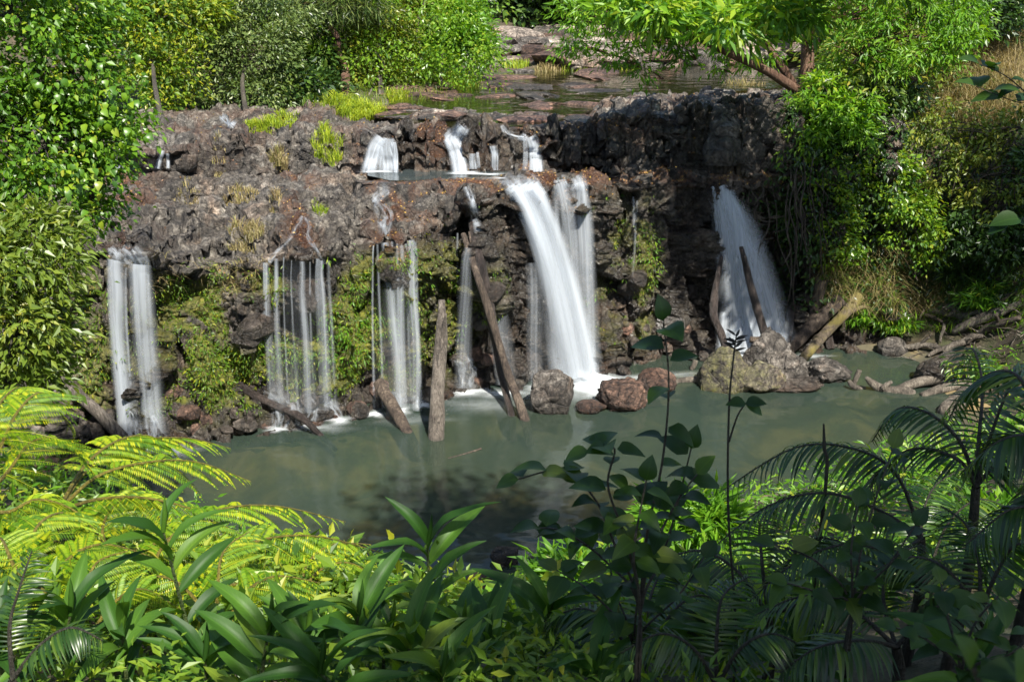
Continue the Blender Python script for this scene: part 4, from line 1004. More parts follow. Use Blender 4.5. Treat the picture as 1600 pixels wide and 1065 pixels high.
b = wl(682, 683); log('thick weathered grey log standing upright in the pool', [b + Vector((-.03, -.15, -.7)), b, fr(684, 600, b.y + .35), fr(690, 530, b.y + .7), fr(690, 468, b.y + .95)], [13.5, 13, 11.5, 10, 5], 'bark_pale',
    stubs=[(fr(690, 540, b.y + .65), fr(697, 490, b.y + .55), 5, 1.5)])
b = wl(635, 672); log('short leaning log half sunk in the pool left of the upright log', [b + Vector((.35, -.35, -.5)), b, fr(612, 632, b.y + .55), fr(590, 596, b.y + .95)], [8, 9, 11, 9], 'bark_brown')
b = wl(820, 655); log('long slender pale log leaning against the cliff', [b + Vector((.12, -.2, -.6)), b, fr(790, 572, b.y + .8, .3), fr(764, 485, b.y + 1.4, .35), fr(742, 420, b.y + 1.8, .4), fr(724, 366, b.y + 2.1, .4)], [7, 7.5, 7, 6.5, 5.5, 4], 'bark_brown',
    stubs=[(fr(744, 425, b.y + 1.8, .4), fr(733, 362, b.y + 2.1, .4), 3, 1.5)])
b = wl(799, 648); log('dark wet log leaning behind the long pale one', [b + Vector((.05, -.2, -.6)), b, fr(780, 570, b.y + 1.0, .1), fr(764, 470, b.y + 1.9, .08), fr(748, 400, b.y + 2.4, .08), fr(737, 345, b.y + 2.7, .06)], [5, 5.5, 6, 7.5, 8, 6], 'bark_dark')
b = wl(500, 679); log('dark thin branch sloping into the pool from the mossy wall', [b + Vector((.4, -.2, -.3)), b, fr(468, 650, b.y + .3), fr(430, 633, b.y + .5), fr(398, 618, b.y + .75), fr(370, 600, b.y + 1.0)], [3, 4.5, 6, 6.5, 7, 6.5], 'bark_dark',
    stubs=[(fr(440, 636, b.y + .45), fr(452, 655, b.y + .2), 3, 1.2)])
b = wl(214, 707); log('pale grey log slanting down at the foot of the leftmost fall', [b + Vector((.3, -.2, -.3)), b, fr(180, 672, b.y + .2), fr(140, 632, b.y + .5), fr(105, 600, b.y + .7)], [9, 10, 10, 9, 8], 'bark_pale')
b = at(1139, 585, 25.0); log('crooked dark branch standing at the left edge of the fan-shaped fall', [b, at(1136, 555, 25.3), at(1128, 525, 25.5), at(1116, 495, 25.7), at(1116, 465, 25.9), at(1124, 420, 26.1), at(1128, 400, 26.2)], [6, 6, 6, 6, 6, 4, 2.5], 'bark_dark', name='branch_snag', cat='branch')
b = at(1200, 535, 25.6); log('straight dark branch standing across the middle of the fan-shaped fall', [b, at(1190, 505, 25.7), at(1178, 465, 25.8), at(1165, 415, 25.95), at(1158, 385, 26.1)], [6.5, 6.5, 6.5, 5, 3.5], 'bark_dark', name='branch_snag', cat='branch',
    stubs=[(at(1170, 430, 25.9), at(1164, 400, 25.8), 3, 1.5)])
g_ = 'fallen trunks right of the fan-shaped fall'
def rl(px, py, gap=.35): return at(px, py, hit(px, py)[0].y - gap)
log('thick brown trunk leaning up to the right behind the craggy boulder', [rl(1232, 548), rl(1242, 536), rl(1278, 500, .5), rl(1315, 468, .4)], [9, 10, 11, 11], 'bark_brown', group=g_)
log('yellow mossy trunk leaning up to the right over the water', [rl(1252, 562, .1), rl(1262, 552, .5), rl(1290, 520, .75), rl(1318, 492, .7), rl(1342, 462, .5)], [7, 7.5, 8, 8.5, 9], 'bark_moss', group=g_,
    stubs=[(rl(1318, 492, .7), rl(1352, 478, .6), 5, 3)])
log('short brown stump standing behind the leaning trunks', [rl(1268, 518, .2), rl(1276, 470, .25), rl(1286, 436, .3)], [8, 8.5, 9], 'bark_brown', group=g_)
log('dark wet post beside the yellow mossy trunk', [rl(1298, 545, .15), rl(1292, 515, .3), rl(1284, 488, .3)], [7, 6.5, 5.5], 'bark_dark', group=g_)
log('thin dark curved stem right beside the fan-shaped fall', [rl(1230, 540, .2), rl(1236, 490, .25), rl(1242, 450, .25), rl(1238, 412, .2)], [6, 6, 5, 4], 'bark_dark', group=g_)
b = wl(1392, 612); log('long smooth driftwood trunk lying in the shallows at right', [b, wl(1425, 600, .12), wl(1465, 592, .22), wl(1520, 588, .4)], [4, 8, 9, 10], 'drift', cat='driftwood', name='driftwood')
b = wl(1440, 618); log('shorter driftwood trunk below the long one', [b, wl(1475, 606, .1), wl(1520, 600, .25)], [5, 8, 9], 'drift', cat='driftwood', name='driftwood')
b = wl(1412, 612); log('forked driftwood stump poking up left of the long driftwood trunk', [b + Vector((.2, 0, -.1)), b, at(1380, 608, b.y + .1), at(1362, 598, b.y + .1), at(1354, 590, b.y)], [10, 9, 7, 6, 3], 'drift', cat='driftwood', name='driftwood', stubs=[(at(1378, 607, b.y), at(1394, 596, b.y), 5, 3)])
b = wl(1352, 606); log('small knobbly driftwood piece in shallow water', [b, wl(1334, 604, .08), at(1326, 594, b.y)], [2, 5, 3], 'drift', cat='driftwood', name='driftwood')
b = wl(1334, 600); log('little pale stick standing in the shallows', [b, at(1338, 590, b.y), at(1343, 578, b.y)], [3.5, 4, 4], 'drift', cat='driftwood', name='driftwood')
b = wl(1475, 648); log('fat driftwood butt pointing at the camera under the fern', [b, wl(1490, 632, .1), wl(1515, 615, .25)], [13, 15, 14], 'drift', cat='driftwood', name='driftwood')
b = wl(1080, 577); log('tiny pale stick poking out of the pool left of the craggy boulder', [b, at(1084, 571, b.y), at(1087, 563, b.y)], [3, 4, 4], 'drift', cat='driftwood', name='driftwood')
b = wl(1062, 597); log('low brown log awash at left of the craggy boulder', [b + Vector((-.2, 0, -.05)), b + Vector((0.1, .05, .04)), wl(1110, 592, .05)], [4, 5, 6], 'drift', cat='driftwood', name='driftwood')
b = wl(752, 702); log('thin twig floating in the middle of the pool', [b + Vector((0, 0, .03)), wl(735, 706, .01), wl(700, 716, 0)], [1.6, 1.4, 1], 'bark_brown', cat='twig', name='twig', sides=6)
b = wl(1180, 540, .75); log('short cut branch lying on top of the craggy boulder', [wl(1172, 530, 1.0), wl(1186, 532, 1.0), wl(1196, 536, 1.0)], [5, 6, 5], 'bark_brown', cat='branch', name='branch')
PL = 'driftwood pile on the right shore'
pile = [((1450, 488), (1520, 502), 9, 'pale driftwood trunk lying flat at the back of the right pile'), ((1470, 478), (1500, 500), 8, 'short driftwood trunk crossing the back of the right pile'),
        ((1490, 520), (1600, 478), 13, 'thickest driftwood trunk slanting up at the right frame edge'), ((1530, 525), (1600, 500), 10, 'driftwood trunk under the thickest one at the frame edge'),
        ((1440, 492), (1478, 510), 5, 'thin driftwood branch at the left tip of the right pile'), ((1478, 512), (1470, 540), 4, 'small upright driftwood branch at the front of the right pile'),
        ((1500, 500), (1560, 488), 7, 'curved driftwood branch in the middle of the right pile'), ((1405, 545), (1470, 548), 8, 'dark log lying along the far right waterline'),
        ((1545, 490), (1590, 462), 7, 'raised driftwood branch against the green shrub at right'), ((1450, 560), (1510, 540), 6, 'driftwood branch along the edge of the right shore'),
        ((1430, 505), (1455, 488), 3, 'thin pale stick leaning at left of the right pile'), ((1475, 555), (1540, 530), 9, 'brown driftwood trunk at the front right of the pile')]
for (a, c, r_, lb) in pile:
    pa, pb = hit(*a, .08)[0], hit(*c, .12)[0]
    mid = (pa + pb) / 2 + Vector((0, 0, R.uniform(.03, .15)))
    st = [(mid, mid + Vector((R.uniform(-.3, .3), -.2, R.uniform(.1, .35))), r_ * .4, r_ * .2)] if r_ > 6 else ()
    log(lb, [pa, pa.lerp(mid, .5) + Vector((0, R.uniform(-.1, .1), R.uniform(-.03, .06))), mid, mid.lerp(pb, .5) + Vector((0, R.uniform(-.1, .1), R.uniform(-.03, .06))), pb], [r_ * .42, r_ * .6, r_ * .66, r_ * .55, r_ * .35], R.choice(['drift', 'drift', 'bark_brown']), 'driftwood', st, group=PL, cat='driftwood')

mb = MB()
for q in range(90):
    a = hit(R.uniform(1400, 1600), R.uniform(480, 565), .03)[0]; an = R.uniform(0, 3.1); L_ = R.uniform(.2, .9); d = Vector((math.cos(an), math.sin(an) * .6, R.uniform(-.05, .35))) * L_
    mb.tube([a, a + d * .5 + Vector((0, 0, R.uniform(0, .08))), a + d], [R.uniform(.008, .022), .012, .005], 5, 0, 0, False, 2)
tw = obj('driftwood_twigs', mb.mesh('driftwood_twigs'), M['drift']); tag(tw, 'tangle of thin twigs scattered over the right shore', 'twigs', kind='stuff')
# ------------------------------------------------------------------ foliage builders
def lobe(px, py, Y, rxp, ryp, rd=None):
    c = at(px, py, Y); k_ = mpp(Y); return (np.array(c), np.array([rxp * k_, (rd if rd else rxp * 0.8) * (1 if rd else k_), ryp * k_]))
def crown_points(lobes, ncl, shell=(0.55, 1.05), lump=0.25, seed=0):
    ncl = int(ncl * 1.35)
    vol = np.array([np.prod(r) ** 0.7 for c, r in lobes]); pick = rng.choice(len(lobes), ncl, p=vol / vol.sum())
    C = np.array([c for c, r in lobes])[pick]; Rr = np.array([r for c, r in lobes])[pick]
    d = rnd_dirs(ncl); d[:, 2] = np.where(d[:, 2] < -0.6, -d[:, 2], d[:, 2])
    r = shell[0] + (shell[1] - shell[0]) * rng.random(ncl) ** 0.6
    P = C + d * Rr * r[:, None]
    rm = float(np.mean([r.min() for c, r in lobes]))
    P = P + lump * Rr.min(1)[:, None] * np.stack([fbm(P * 0.9, 2, seed), fbm(P * 0.9 + 7, 2, seed + 3), fbm(P * 0.9 + 13, 2, seed + 6)], 1)
    keep = fbm(P * (1.5 / max(rm, .2)), 3, seed + 9) + 0.35 * (rng.random(ncl) - .5) > -0.16
    return P[keep], d[keep], pick[keep]
def cluster_leaves(P, out, per, csize, L, aspect, droop=0.35, up=0.6, name='crown', fold=0.25, lvar=0.35, flat=0.6, detail=False):
    n = len(P) * per
    base = np.repeat(P, per, 0); o = np.repeat(out, per, 0)
    j = rng.normal(size=(n, 3)) * csize * np.array([1, 1, flat])
    p = base + j
    D = unit(unit(j + 1e-4) * 0.8 + o * 0.5 + rng.normal(size=(n, 3)) * 0.45 + np.array([0, 0, -droop]))
    N = unit(np.array([0, 0, up]) + o * 0.45 + rng.normal(size=(n, 3)) * 0.4)
    l = L * (1 + lvar * rng.normal(size=n)).clip(0.5, 1.7)
    # each clump has its own tone, each leaf a little of its own
    tone = np.repeat(rng.random(len(P)), per); rnd = np.clip(0.55 * tone + 0.45 * rng.random(n), 0, 0.999)
    return leaves(name, p, D, N, l, l * aspect, fold, 0.12, rnd, detail)
def bough(a, b, r0, r1, sag=0.1, sides=6, n=4):
    a, b = np.array(a[:3]), np.array(b[:3]); t = np.linspace(0, 1, n)[:, None]; p = a * (1 - t) + b * t
    L = np.linalg.norm(b - a); p += rng.normal(size=(n, 3)) * L * 0.05 * (np.sin(math.pi * t)); p[:, 2] += sag * L * np.sin(math.pi * t[:, 0])
    return tube(p, np.linspace(r0, r1, n), sides, 0, 0, False, 2)
def tree(name, label, root, lobes, ncl, per, csize, L, aspect, leaf, bark='bark_tree', r0=0.18, droop=0.35, cat='tree', group=None, twigs=40, shell=(0.55, 1.05), trunk_pts=None, lump=0.25, detail=False, part='crown', flat=0.6, up=0.6, fork=None):
    root = Vector(root); t = thing(name, label, cat, root, group)
    P_, d_, pick = crown_points(lobes, ncl, shell, lump, R.randrange(99))
    me = cluster_leaves(P_, d_, per, csize, L, aspect, droop, up, part, detail=detail, flat=flat)
    cr = obj(part, me, M[leaf], t); cr['kind'] = 'stuff'
    cen = np.mean([c for c, r in lobes], 0); mb = MB()
    tp = [np.array(root[:]) - np.array([0, 0, .3])] + ([np.array(p[:]) for p in trunk_pts] if trunk_pts else [np.array(root[:]) * 0.5 + cen * 0.5 + rng.normal(size=3) * .15, cen])
    mb.tube(tp, np.linspace(r0, r0 * 0.45, len(tp)), 9, 0.08, 3, False, 4)
    top = tp[-1] if fork is None else np.array(fork[:])
    for c, r in lobes:
        mb.add(*bough(top, c, r0 * 0.4, r0 * 0.15))
    for q in rng.choice(len(P_), min(twigs, len(P_)), replace=False):
        mb.add(*bough(lobes[pick[q]][0], P_[q], r0 * 0.12 + .006, 0.005, 0.05, 4, 3))
    obj('trunk', mb.mesh('trunk'), M[bark], t)
    return t
def ground_at(px, py): return hit(px, py)[0]

# ---- left: near trees on the left bank
root = Vector((-9.3, 12.0, float(gz(-9.3, 12.0))))
tl_ = tree('broadleaf_tree', 'tall bright tree of glossy round leaves filling the upper left corner', root,
     [lobe(20, 20, 12.5, 120, 90), lobe(110, 110, 12.8, 90, 75), lobe(168, 178, 13.0, 58, 56), lobe(70, 225, 12.4, 110, 75), lobe(128, 290, 12.6, 58, 56), lobe(20, 320, 12.0, 95, 80), lobe(200, 205, 13.2, 32, 34), lobe(155, 345, 12.7, 30, 34), lobe(120, 10, 13.3, 80, 50), lobe(-60, 200, 12, 120, 140)],
     1250, 26, 0.14, 0.072, 0.66, 'lf_bright', twigs=60, droop=0.5, r0=.22)
# the biggest nearest leaves of that tree as leaves of their own
def single_leaf(name, W=0.7, heart=False, seg=5, bend=0.25):
    t = np.linspace(0, 1, seg + 1); prof = np.sin(math.pi * t ** 0.75) ** 0.9 * W * 0.5 if not heart else np.sin(math.pi * t ** 0.55) ** 0.8 * W * 0.5
    prof[0] = 0.02; prof[-1] = 0.0
    V, UVs = [], []
    for a, p in zip(t, prof):
        z = 0.06 * math.sin(math.pi * a) - bend * a * a
        V += [(a, -p, z + p * 0.25), (a, 0, z), (a, p, z + p * 0.25)]; UVs += [(0.5 - 0.5 * p / (W * .5), a), (0.5, a), (0.5 + 0.5 * p / (W * .5), a)]
    F = []
    for k in range(seg):
        b_ = k * 3; F += [(b_, b_ + 1, b_ + 4, b_ + 3), (b_ + 1, b_ + 2, b_ + 5, b_ + 4)]
    return mesh(name, np.array(V), np.array(F), None, UVs)
def leaf_wm(p, d, n, L):
    d = Vector(d).normalized(); s = Vector(n).cross(d)
    if s.length < 1e-4: s = Vector((1, 0, 0)).cross(d)
    s.normalize(); n = d.cross(s)
    return Matrix.Translation(Vector(p)) @ Matrix(((d.x, s.x, n.x, 0), (d.y, s.y, n.y, 0), (d.z, s.z, n.z, 0), (0, 0, 0, 1))) @ Matrix.Diagonal((L, L, L, 1))
LEAF_R = single_leaf('leaf', 0.78, True); LEAF_R.materials.append(M['lf_bright'])
for px, py, Y, rx_, ry_, n_ in [(165, 178, 12.6, 62, 58, 60), (198, 205, 12.9, 30, 34, 30), (128, 290, 12.2, 60, 55, 45), (90, 130, 12.3, 80, 60, 40)]:
    for _ in range(n_):
        p = at(px + R.gauss(0, .5) * rx_, py + R.gauss(0, .5) * ry_, Y - R.uniform(0, .7))
        d = (R.gauss(0.15, .6), R.gauss(-.5, .4), R.gauss(-.75, .4)); obj('leaf', LEAF_R, None, tl_, leaf_wm(p, d, (R.gauss(0, .3), R.gauss(-.4, .3), 1), R.uniform(.085, .125)))
root = Vector((-6.4, 10.2, float(gz(-6.4, 10.2))))
tree('drooping_leaf_tree', 'olive tree with drooping oval leaves at the left frame edge', root,
     [lobe(20, 420, 10.3, 85, 55), lobe(70, 470, 10.6, 50, 45), lobe(20, 520, 10.1, 70, 50), lobe(80, 545, 10.6, 40, 30), lobe(40, 590, 10.2, 65, 36), lobe(-60, 460, 10.1, 80, 110), lobe(88, 400, 10.8, 34, 32), lobe(30, 370, 10.8, 70, 40)], 420, 22, 0.13, 0.105, 0.40, 'lf_olive', droop=0.6, r0=0.08, twigs=60)

# ---- behind the falls: forest edge on the left
FE = 'trees along the forest edge above the falls'
tree('rainforest_tree', 'bright yellow-green tree at the forest edge behind the leafy left tree', ground_at(255, 190), [lobe(250, 30, 33, 75, 60), lobe(225, 100, 32.5, 55, 55), lobe(275, 120, 32.5, 40, 50), lobe(300, 40, 34, 40, 60), lobe(200, 60, 33, 60, 70), lobe(250, 165, 32, 40, 26), lobe(170, 20, 34, 70, 60)], 800, 24, 0.26, 0.16, 0.5, 'lf_yellow', r0=.09, group=FE, lump=.35)
tree('rainforest_tree', 'dense grey-green tree with fine leaves standing at the rock edge', ground_at(385, 172), [lobe(400, 90, 34, 58, 60), lobe(345, 100, 34, 48, 48), lobe(420, 30, 35, 60, 50), lobe(440, 120, 34, 28, 40), lobe(335, 40, 35, 40, 45), lobe(360, 145, 33.5, 50, 22), lobe(405, 150, 33.5, 45, 20)], 800, 28, 0.24, 0.13, 0.45, 'lf_grey', r0=.09, group=FE, lump=.3)
tree('casuarina_tree', 'feathery grey-green tree on a twisted orange trunk', ground_at(535, 158), [lobe(520, 8, 37, 42, 24), lobe(500, 0, 37, 40, 22), lobe(560, 12, 37, 36, 18)], 150, 24, 0.3, 0.35, 0.09, 'lf_grey', 'bark_red', .17, group=FE,
     trunk_pts=[at(540, 110, 37), at(528, 85, 37), at(527, 60, 37), at(515, 38, 37), at(520, 10, 37)])
tree('rainforest_tree', 'dark tree hung with vines between the orange trunk and the bright bush', ground_at(600, 150), [lobe(590, 40, 39, 40, 50), lobe(570, 90, 38, 30, 40), lobe(620, 90, 39, 34, 36), lobe(630, 20, 40, 40, 40), lobe(560, 130, 37.5, 34, 18), lobe(610, 128, 38, 36, 18)], 520, 24, 0.26, 0.15, 0.5, 'lf_olive', r0=.08, group=FE, shell=(.3, 1.1))
tree('rainforest_tree', 'bright green leafy tree overhanging the river bank', ground_at(690, 138), [lobe(690, 40, 41, 44, 48), lobe(650, 30, 41, 34, 44), lobe(715, 80, 40.5, 42, 34), lobe(745, 70, 40.5, 26, 22), lobe(690, 108, 40, 44, 22), lobe(730, 20, 42, 26, 34), lobe(655, 80, 40.5, 30, 34)], 700, 24, 0.28, 0.18, 0.5, 'lf_lime', r0=.08, group=FE, lump=.35)
t_ = thing('leaning_stem', 'thin curved tree stem leaning in front of the bright river tree', 'tree', ground_at(630, 140), FE)
mb = MB().tube([ground_at(630, 140), at(642, 118, 39.5), at(655, 80, 39.5), at(652, 40, 39.8), at(665, 0, 40), at(668, -30, 40)], [.09, .085, .08, .07, .06, .05], 8, .06, 2, False, 5)
obj('trunk', mb.mesh('trunk'), M['bark_pale'], t_)
t_ = thing('leaning_stem', 'pale bare stem standing among the vines above the grass clump', 'tree', ground_at(594, 150), FE)
obj('trunk', MB().tube([ground_at(594, 150), at(592, 100, 38), at(594, 50, 38), at(590, 0, 38), at(592, -30, 38)], [.06, .05, .05, .04, .04], 8, .06, 2, False, 5).mesh('trunk'), M['bark_pale'], t_)
t_ = thing('liana', 'bare looping liana hanging in the dark forest edge', 'liana', ground_at(575, 152), None)
obj('stem', MB().tube([ground_at(575, 152), at(588, 125, 37.5), at(600, 105, 37.5), at(592, 88, 37.5), at(575, 78, 37.6), at(560, 90, 37.6), at(548, 110, 37.6)], [.04] * 7, 6, 0, 2, False, 6).mesh('stem'), M['bark_pale'], t_)
tree('forest_shrub', 'low dark shrub at the foot of the forest beside the grey-green tree', ground_at(470, 162), [lobe(470, 135, 34.5, 40, 26), lobe(500, 140, 35, 34, 20), lobe(450, 150, 34, 28, 14)], 160, 20, .22, .2, .5, 'lf_dark', r0=.06, cat='shrub', group=FE)
tree('forest_shrub', 'olive shrub in the shade behind the feathery tree', ground_at(480, 155), [lobe(480, 60, 38, 40, 60), lobe(460, 20, 39, 40, 50), lobe(545, 70, 40, 40, 50), lobe(500, 110, 37, 34, 30)], 260, 20, .3, .24, .5, 'lf_dark', r0=.1, cat='shrub', group=FE)
tree('forest_shrub', 'small leafy bush on the bank below the bright river tree', ground_at(640, 140), [lobe(640, 118, 39.5, 30, 18), lobe(610, 132, 38.5, 24, 13), lobe(665, 125, 39.5, 26, 10)], 130, 18, .22, .2, .5, 'lf_olive', r0=.06, cat='shrub', group=FE)
# creepers and saplings filling the forest edge between the trees
fl = [lobe(x, y, 37.5, 34, 30) for x in range(190, 760, 46) for y in (R.uniform(-10, 30), R.uniform(50, 90), R.uniform(105, 135))]
P_, d_, pk = crown_points(fl, 900, (.2, 1.1), .5, 31)
o = obj('forest_understorey', cluster_leaves(P_, d_, 18, .26, .14, .5, .5, .6, 'forest_understorey'), M['lf_bright']); tag(o, 'tangle of leafy creepers and saplings between the forest edge trees', 'undergrowth', kind='stuff')
# far forest wall
FW = 'far trees closing the valley'
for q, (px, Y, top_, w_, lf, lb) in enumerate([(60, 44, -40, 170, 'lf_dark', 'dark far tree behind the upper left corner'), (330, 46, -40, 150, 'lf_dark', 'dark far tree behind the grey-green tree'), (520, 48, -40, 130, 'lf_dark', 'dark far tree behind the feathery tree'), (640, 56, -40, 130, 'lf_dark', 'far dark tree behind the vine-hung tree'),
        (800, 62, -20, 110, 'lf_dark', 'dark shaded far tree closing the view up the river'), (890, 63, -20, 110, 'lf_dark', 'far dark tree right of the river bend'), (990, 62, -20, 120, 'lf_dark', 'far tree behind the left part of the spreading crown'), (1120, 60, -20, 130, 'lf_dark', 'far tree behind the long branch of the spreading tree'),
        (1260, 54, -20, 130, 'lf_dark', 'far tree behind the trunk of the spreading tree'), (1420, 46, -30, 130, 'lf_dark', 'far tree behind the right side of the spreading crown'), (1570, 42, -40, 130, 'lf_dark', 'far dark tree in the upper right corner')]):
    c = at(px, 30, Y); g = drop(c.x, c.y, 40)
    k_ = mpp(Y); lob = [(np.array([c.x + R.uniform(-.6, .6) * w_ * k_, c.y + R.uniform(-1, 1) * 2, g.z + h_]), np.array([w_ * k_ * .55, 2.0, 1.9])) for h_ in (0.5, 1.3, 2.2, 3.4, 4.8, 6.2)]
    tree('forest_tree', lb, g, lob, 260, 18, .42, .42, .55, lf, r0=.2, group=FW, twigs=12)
for px, py, Y, lb in [(745, 45, 62, 'dark bush on the left bank far up the river'), (905, 36, 64, 'dark bush at the far end of the gravel bar'), (840, 20, 64, 'dark low bush in the middle of the far forest edge')]:
    tree('forest_shrub', lb, ground_at(px, py + 14), [lobe(px, py, Y, 44, 22), lobe(px + 24, py - 14, Y + 1, 36, 22), lobe(px - 20, py - 20, Y + 1, 36, 22)], 160, 16, .4, .36, .5, 'lf_dark', r0=.08, cat='shrub', group=FW)

# ---- the big spreading tree on the right
root = at(1262, 200, 29.6); root = drop(root.x, root.y)
big = thing('spreading_tree', 'large spreading tree with reddish limbs at the right end of the falls', 'tree', root)
Yt_ = 29.3
def limb(pts, r, name='limb'):
    me = MB().tube([at(*p) for p in pts], [q * mpp(Yt_) for q in r], 9, .1, R.randrange(99), False, 4).mesh(name); return obj(name, me, M['bark_red'], big)
tr = MB().tube([root - Vector((0, 0, .4)), at(1262, 150, Yt_), at(1262, 100, Yt_), at(1262, 70, Yt_), at(1262, 40, Yt_), at(1246, 0, Yt_), at(1232, -40, Yt_)], [16 * mpp(29)] * 2 + [10 * mpp(29), 8 * mpp(29), 8 * mpp(29), 7 * mpp(29), 6 * mpp(29)], 10, .12, 4, False, 4).mesh('trunk')
obj('trunk', tr, M['bark_red'], big)
limb([(1244, 140, 28.4), (1200, 112, 27.6), (1150, 88, 26.6), (1110, 70, 26.0), (1080, 54, 25.6), (1068, 44, 25.4)], [7, 6, 5, 4.2, 3.2, 2])
limb([(1085, 60, 25.7), (1100, 48, 25.6), (1108, 40, 25.5)], [3, 2, 1])
limb([(1240, 132, 29.2), (1205, 80, 29), (1200, 70, 29), (1170, 50, 28.8), (1110, 38, 28.5)], [6, 5, 5, 4, 2])
limb([(1262, 60, 29.3), (1235, 48, 29), (1200, 42, 28.8), (1160, 35, 28.5)], [6, 5, 4, 2])
limb([(1262, 70, 29.3), (1270, 30, 29.2), (1268, -20, 29)], [6, 5, 4])
limb([(1275, 72, 29.4), (1295, 45, 29.4), (1300, 15, 29.4)], [5, 4, 3])
limb([(1318, 130, 29.6), (1345, 100, 29.4), (1375, 65, 29.2), (1400, 40, 29), (1430, 15, 28.8), (1460, -10, 28.6)], [10, 10, 10, 8, 5, 3])
limb([(1382, 118, 28.6), (1410, 118, 28.4), (1440, 128, 28.3)], [3, 2.5, 1.5])
cl_lobes = [lobe(930, 30, 26.6, 55, 40), lobe(990, 55, 26.4, 50, 34), lobe(1030, 20, 26.8, 50, 34), lobe(900, 75, 26.4, 30, 22), lobe(960, 98, 26.2, 34, 16), lobe(1000, 120, 26.0, 16, 24), lobe(1080, 25, 27, 50, 28), lobe(1060, 85, 26.6, 20, 20),
    lobe(1140, 15, 27.5, 60, 30), lobe(1130, 70, 27.4, 40, 24), lobe(1200, 20, 28, 55, 28), lobe(1190, 95, 28, 24, 22), lobe(1330, 15, 28.6, 60, 34), lobe(1400, 50, 28, 50, 40), lobe(1450, 15, 28, 55, 34), lobe(1350, 80, 28.3, 40, 30), lobe(1440, 90, 27.6, 45, 36), lobe(1490, 70, 27.6, 34, 34),
    lobe(1270, 25, 29.6, 50, 30), lobe(1500, 20, 28, 40, 26), lobe(1310, 105, 28.8, 30, 24), lobe(1395, 105, 28, 30, 24), lobe(1120, 108, 27.2, 12, 14)]
P_, d_, pk = crown_points(cl_lobes, 760, (.2, 1.15), .4, 3)
cr = obj('crown', cluster_leaves(P_, d_, 24, 0.17, 0.17, 0.28, 0.6, .6, 'crown'), M['lf_lime'], big); cr['kind'] = 'stuff'
mb = MB()
for q in rng.choice(len(P_), 200, replace=False):
    c = cl_lobes[pk[q]][0]; mb.add(*bough(c + (c - np.array(root[:])) * -0.12, P_[q], .03, .006, .05, 4, 3))
obj('twigs', mb.mesh('twigs'), M['bark_red'], big)['kind'] = 'stuff'
# higher crown above the frame that shades the rock below it
hi = []
for x, y in [(1120, 320), (1150, 380), (1180, 440), (1200, 500), (1165, 520), (1070, 380), (1230, 330), (1190, 350), (1205, 410), (1215, 470), (1225, 520), (1180, 480), (1150, 450), (1140, 520), (1130, 400), (1100, 300)]:
    h_ = hit(x, y)[0]; zc_ = R.uniform(9.8, 11.4); c_ = h_ + SUN * ((zc_ - h_.z) / SUN.z); hi.append((np.array(c_[:]), np.array([.95, .95, .5])))
for x, y in [(890, 215), (950, 230), (1020, 220), (1090, 230), (1160, 230), (990, 180), (1070, 180), (1150, 180), (930, 260), (1040, 260), (1000, 330), (1060, 300), (1120, 260)]:
    h_ = hit(x, y)[0]; zc_ = R.uniform(8.9, 9.9); c_ = h_ + SUN * ((zc_ - h_.z) / SUN.z); hi.append((np.array(c_[:]), np.array([.7, .7, .3])))
P_, d_, pk = crown_points(hi, 780, (.05, 1.0), .2, 8)
cr = obj('upper_crown', cluster_leaves(P_, d_, 18, 0.30, 0.30, 0.32, 0.4, .6, 'upper_crown'), M['lf_lime'], big); cr['kind'] = 'stuff'
obj('upper_limbs', MB().tube([at(1232, -40, Yt_), at(1160, -120, 28)], [.12, .05], 7).tube([at(1268, -20, 29), at(1420, -90, 28.4)], [.1, .05], 7).tube([at(1160, -120, 28), at(1000, -120, 26.5)], [.06, .03], 6).mesh('upper_limbs'), M['bark_red'], big)
# its roots hanging down the wall beside the fan-shaped fall
for q in range(22):
    x0 = R.gauss(1225, 28); y0 = R.uniform(245, 330); x1 = x0 + R.uniform(-10, 40); y1 = y0 + R.uniform(60, 220)
    Y0 = 26.9 - (x0 - 1160) * .004
    pts = [at(x0, y0, Y0 + .2)] + [at(x0 + (x1 - x0) * s + R.uniform(-9, 9), y0 + (y1 - y0) * s, Y0 - .1 + R.uniform(-.2, .2)) for s in (.25, .5, .75, 1)]
    me = MB().tube(pts, np.array([R.uniform(.010, .03)] * 4 + [.006]), 6, .1, q, False, 4).mesh('root'); obj('root', me, M['root'], big)
for q in range(12):                                           # ring-shaped roots on the shaded wall
    c = at(1186 + R.uniform(-8, 20), 325 + R.uniform(-20, 24), 26.8); a0 = R.uniform(2.2, 3.4); rr = R.uniform(.25, .9)
    pts = [c + Vector((math.cos(a) * rr * 1.2, -.1, math.sin(a) * rr * .6)) for a in np.linspace(a0, a0 + R.uniform(1.5, 2.6), 6)]
    obj('root', MB().tube(pts, [.02, .03, .03, .025, .02, .01], 6, .1, q, False, 3).mesh('root'), M['root'], big)

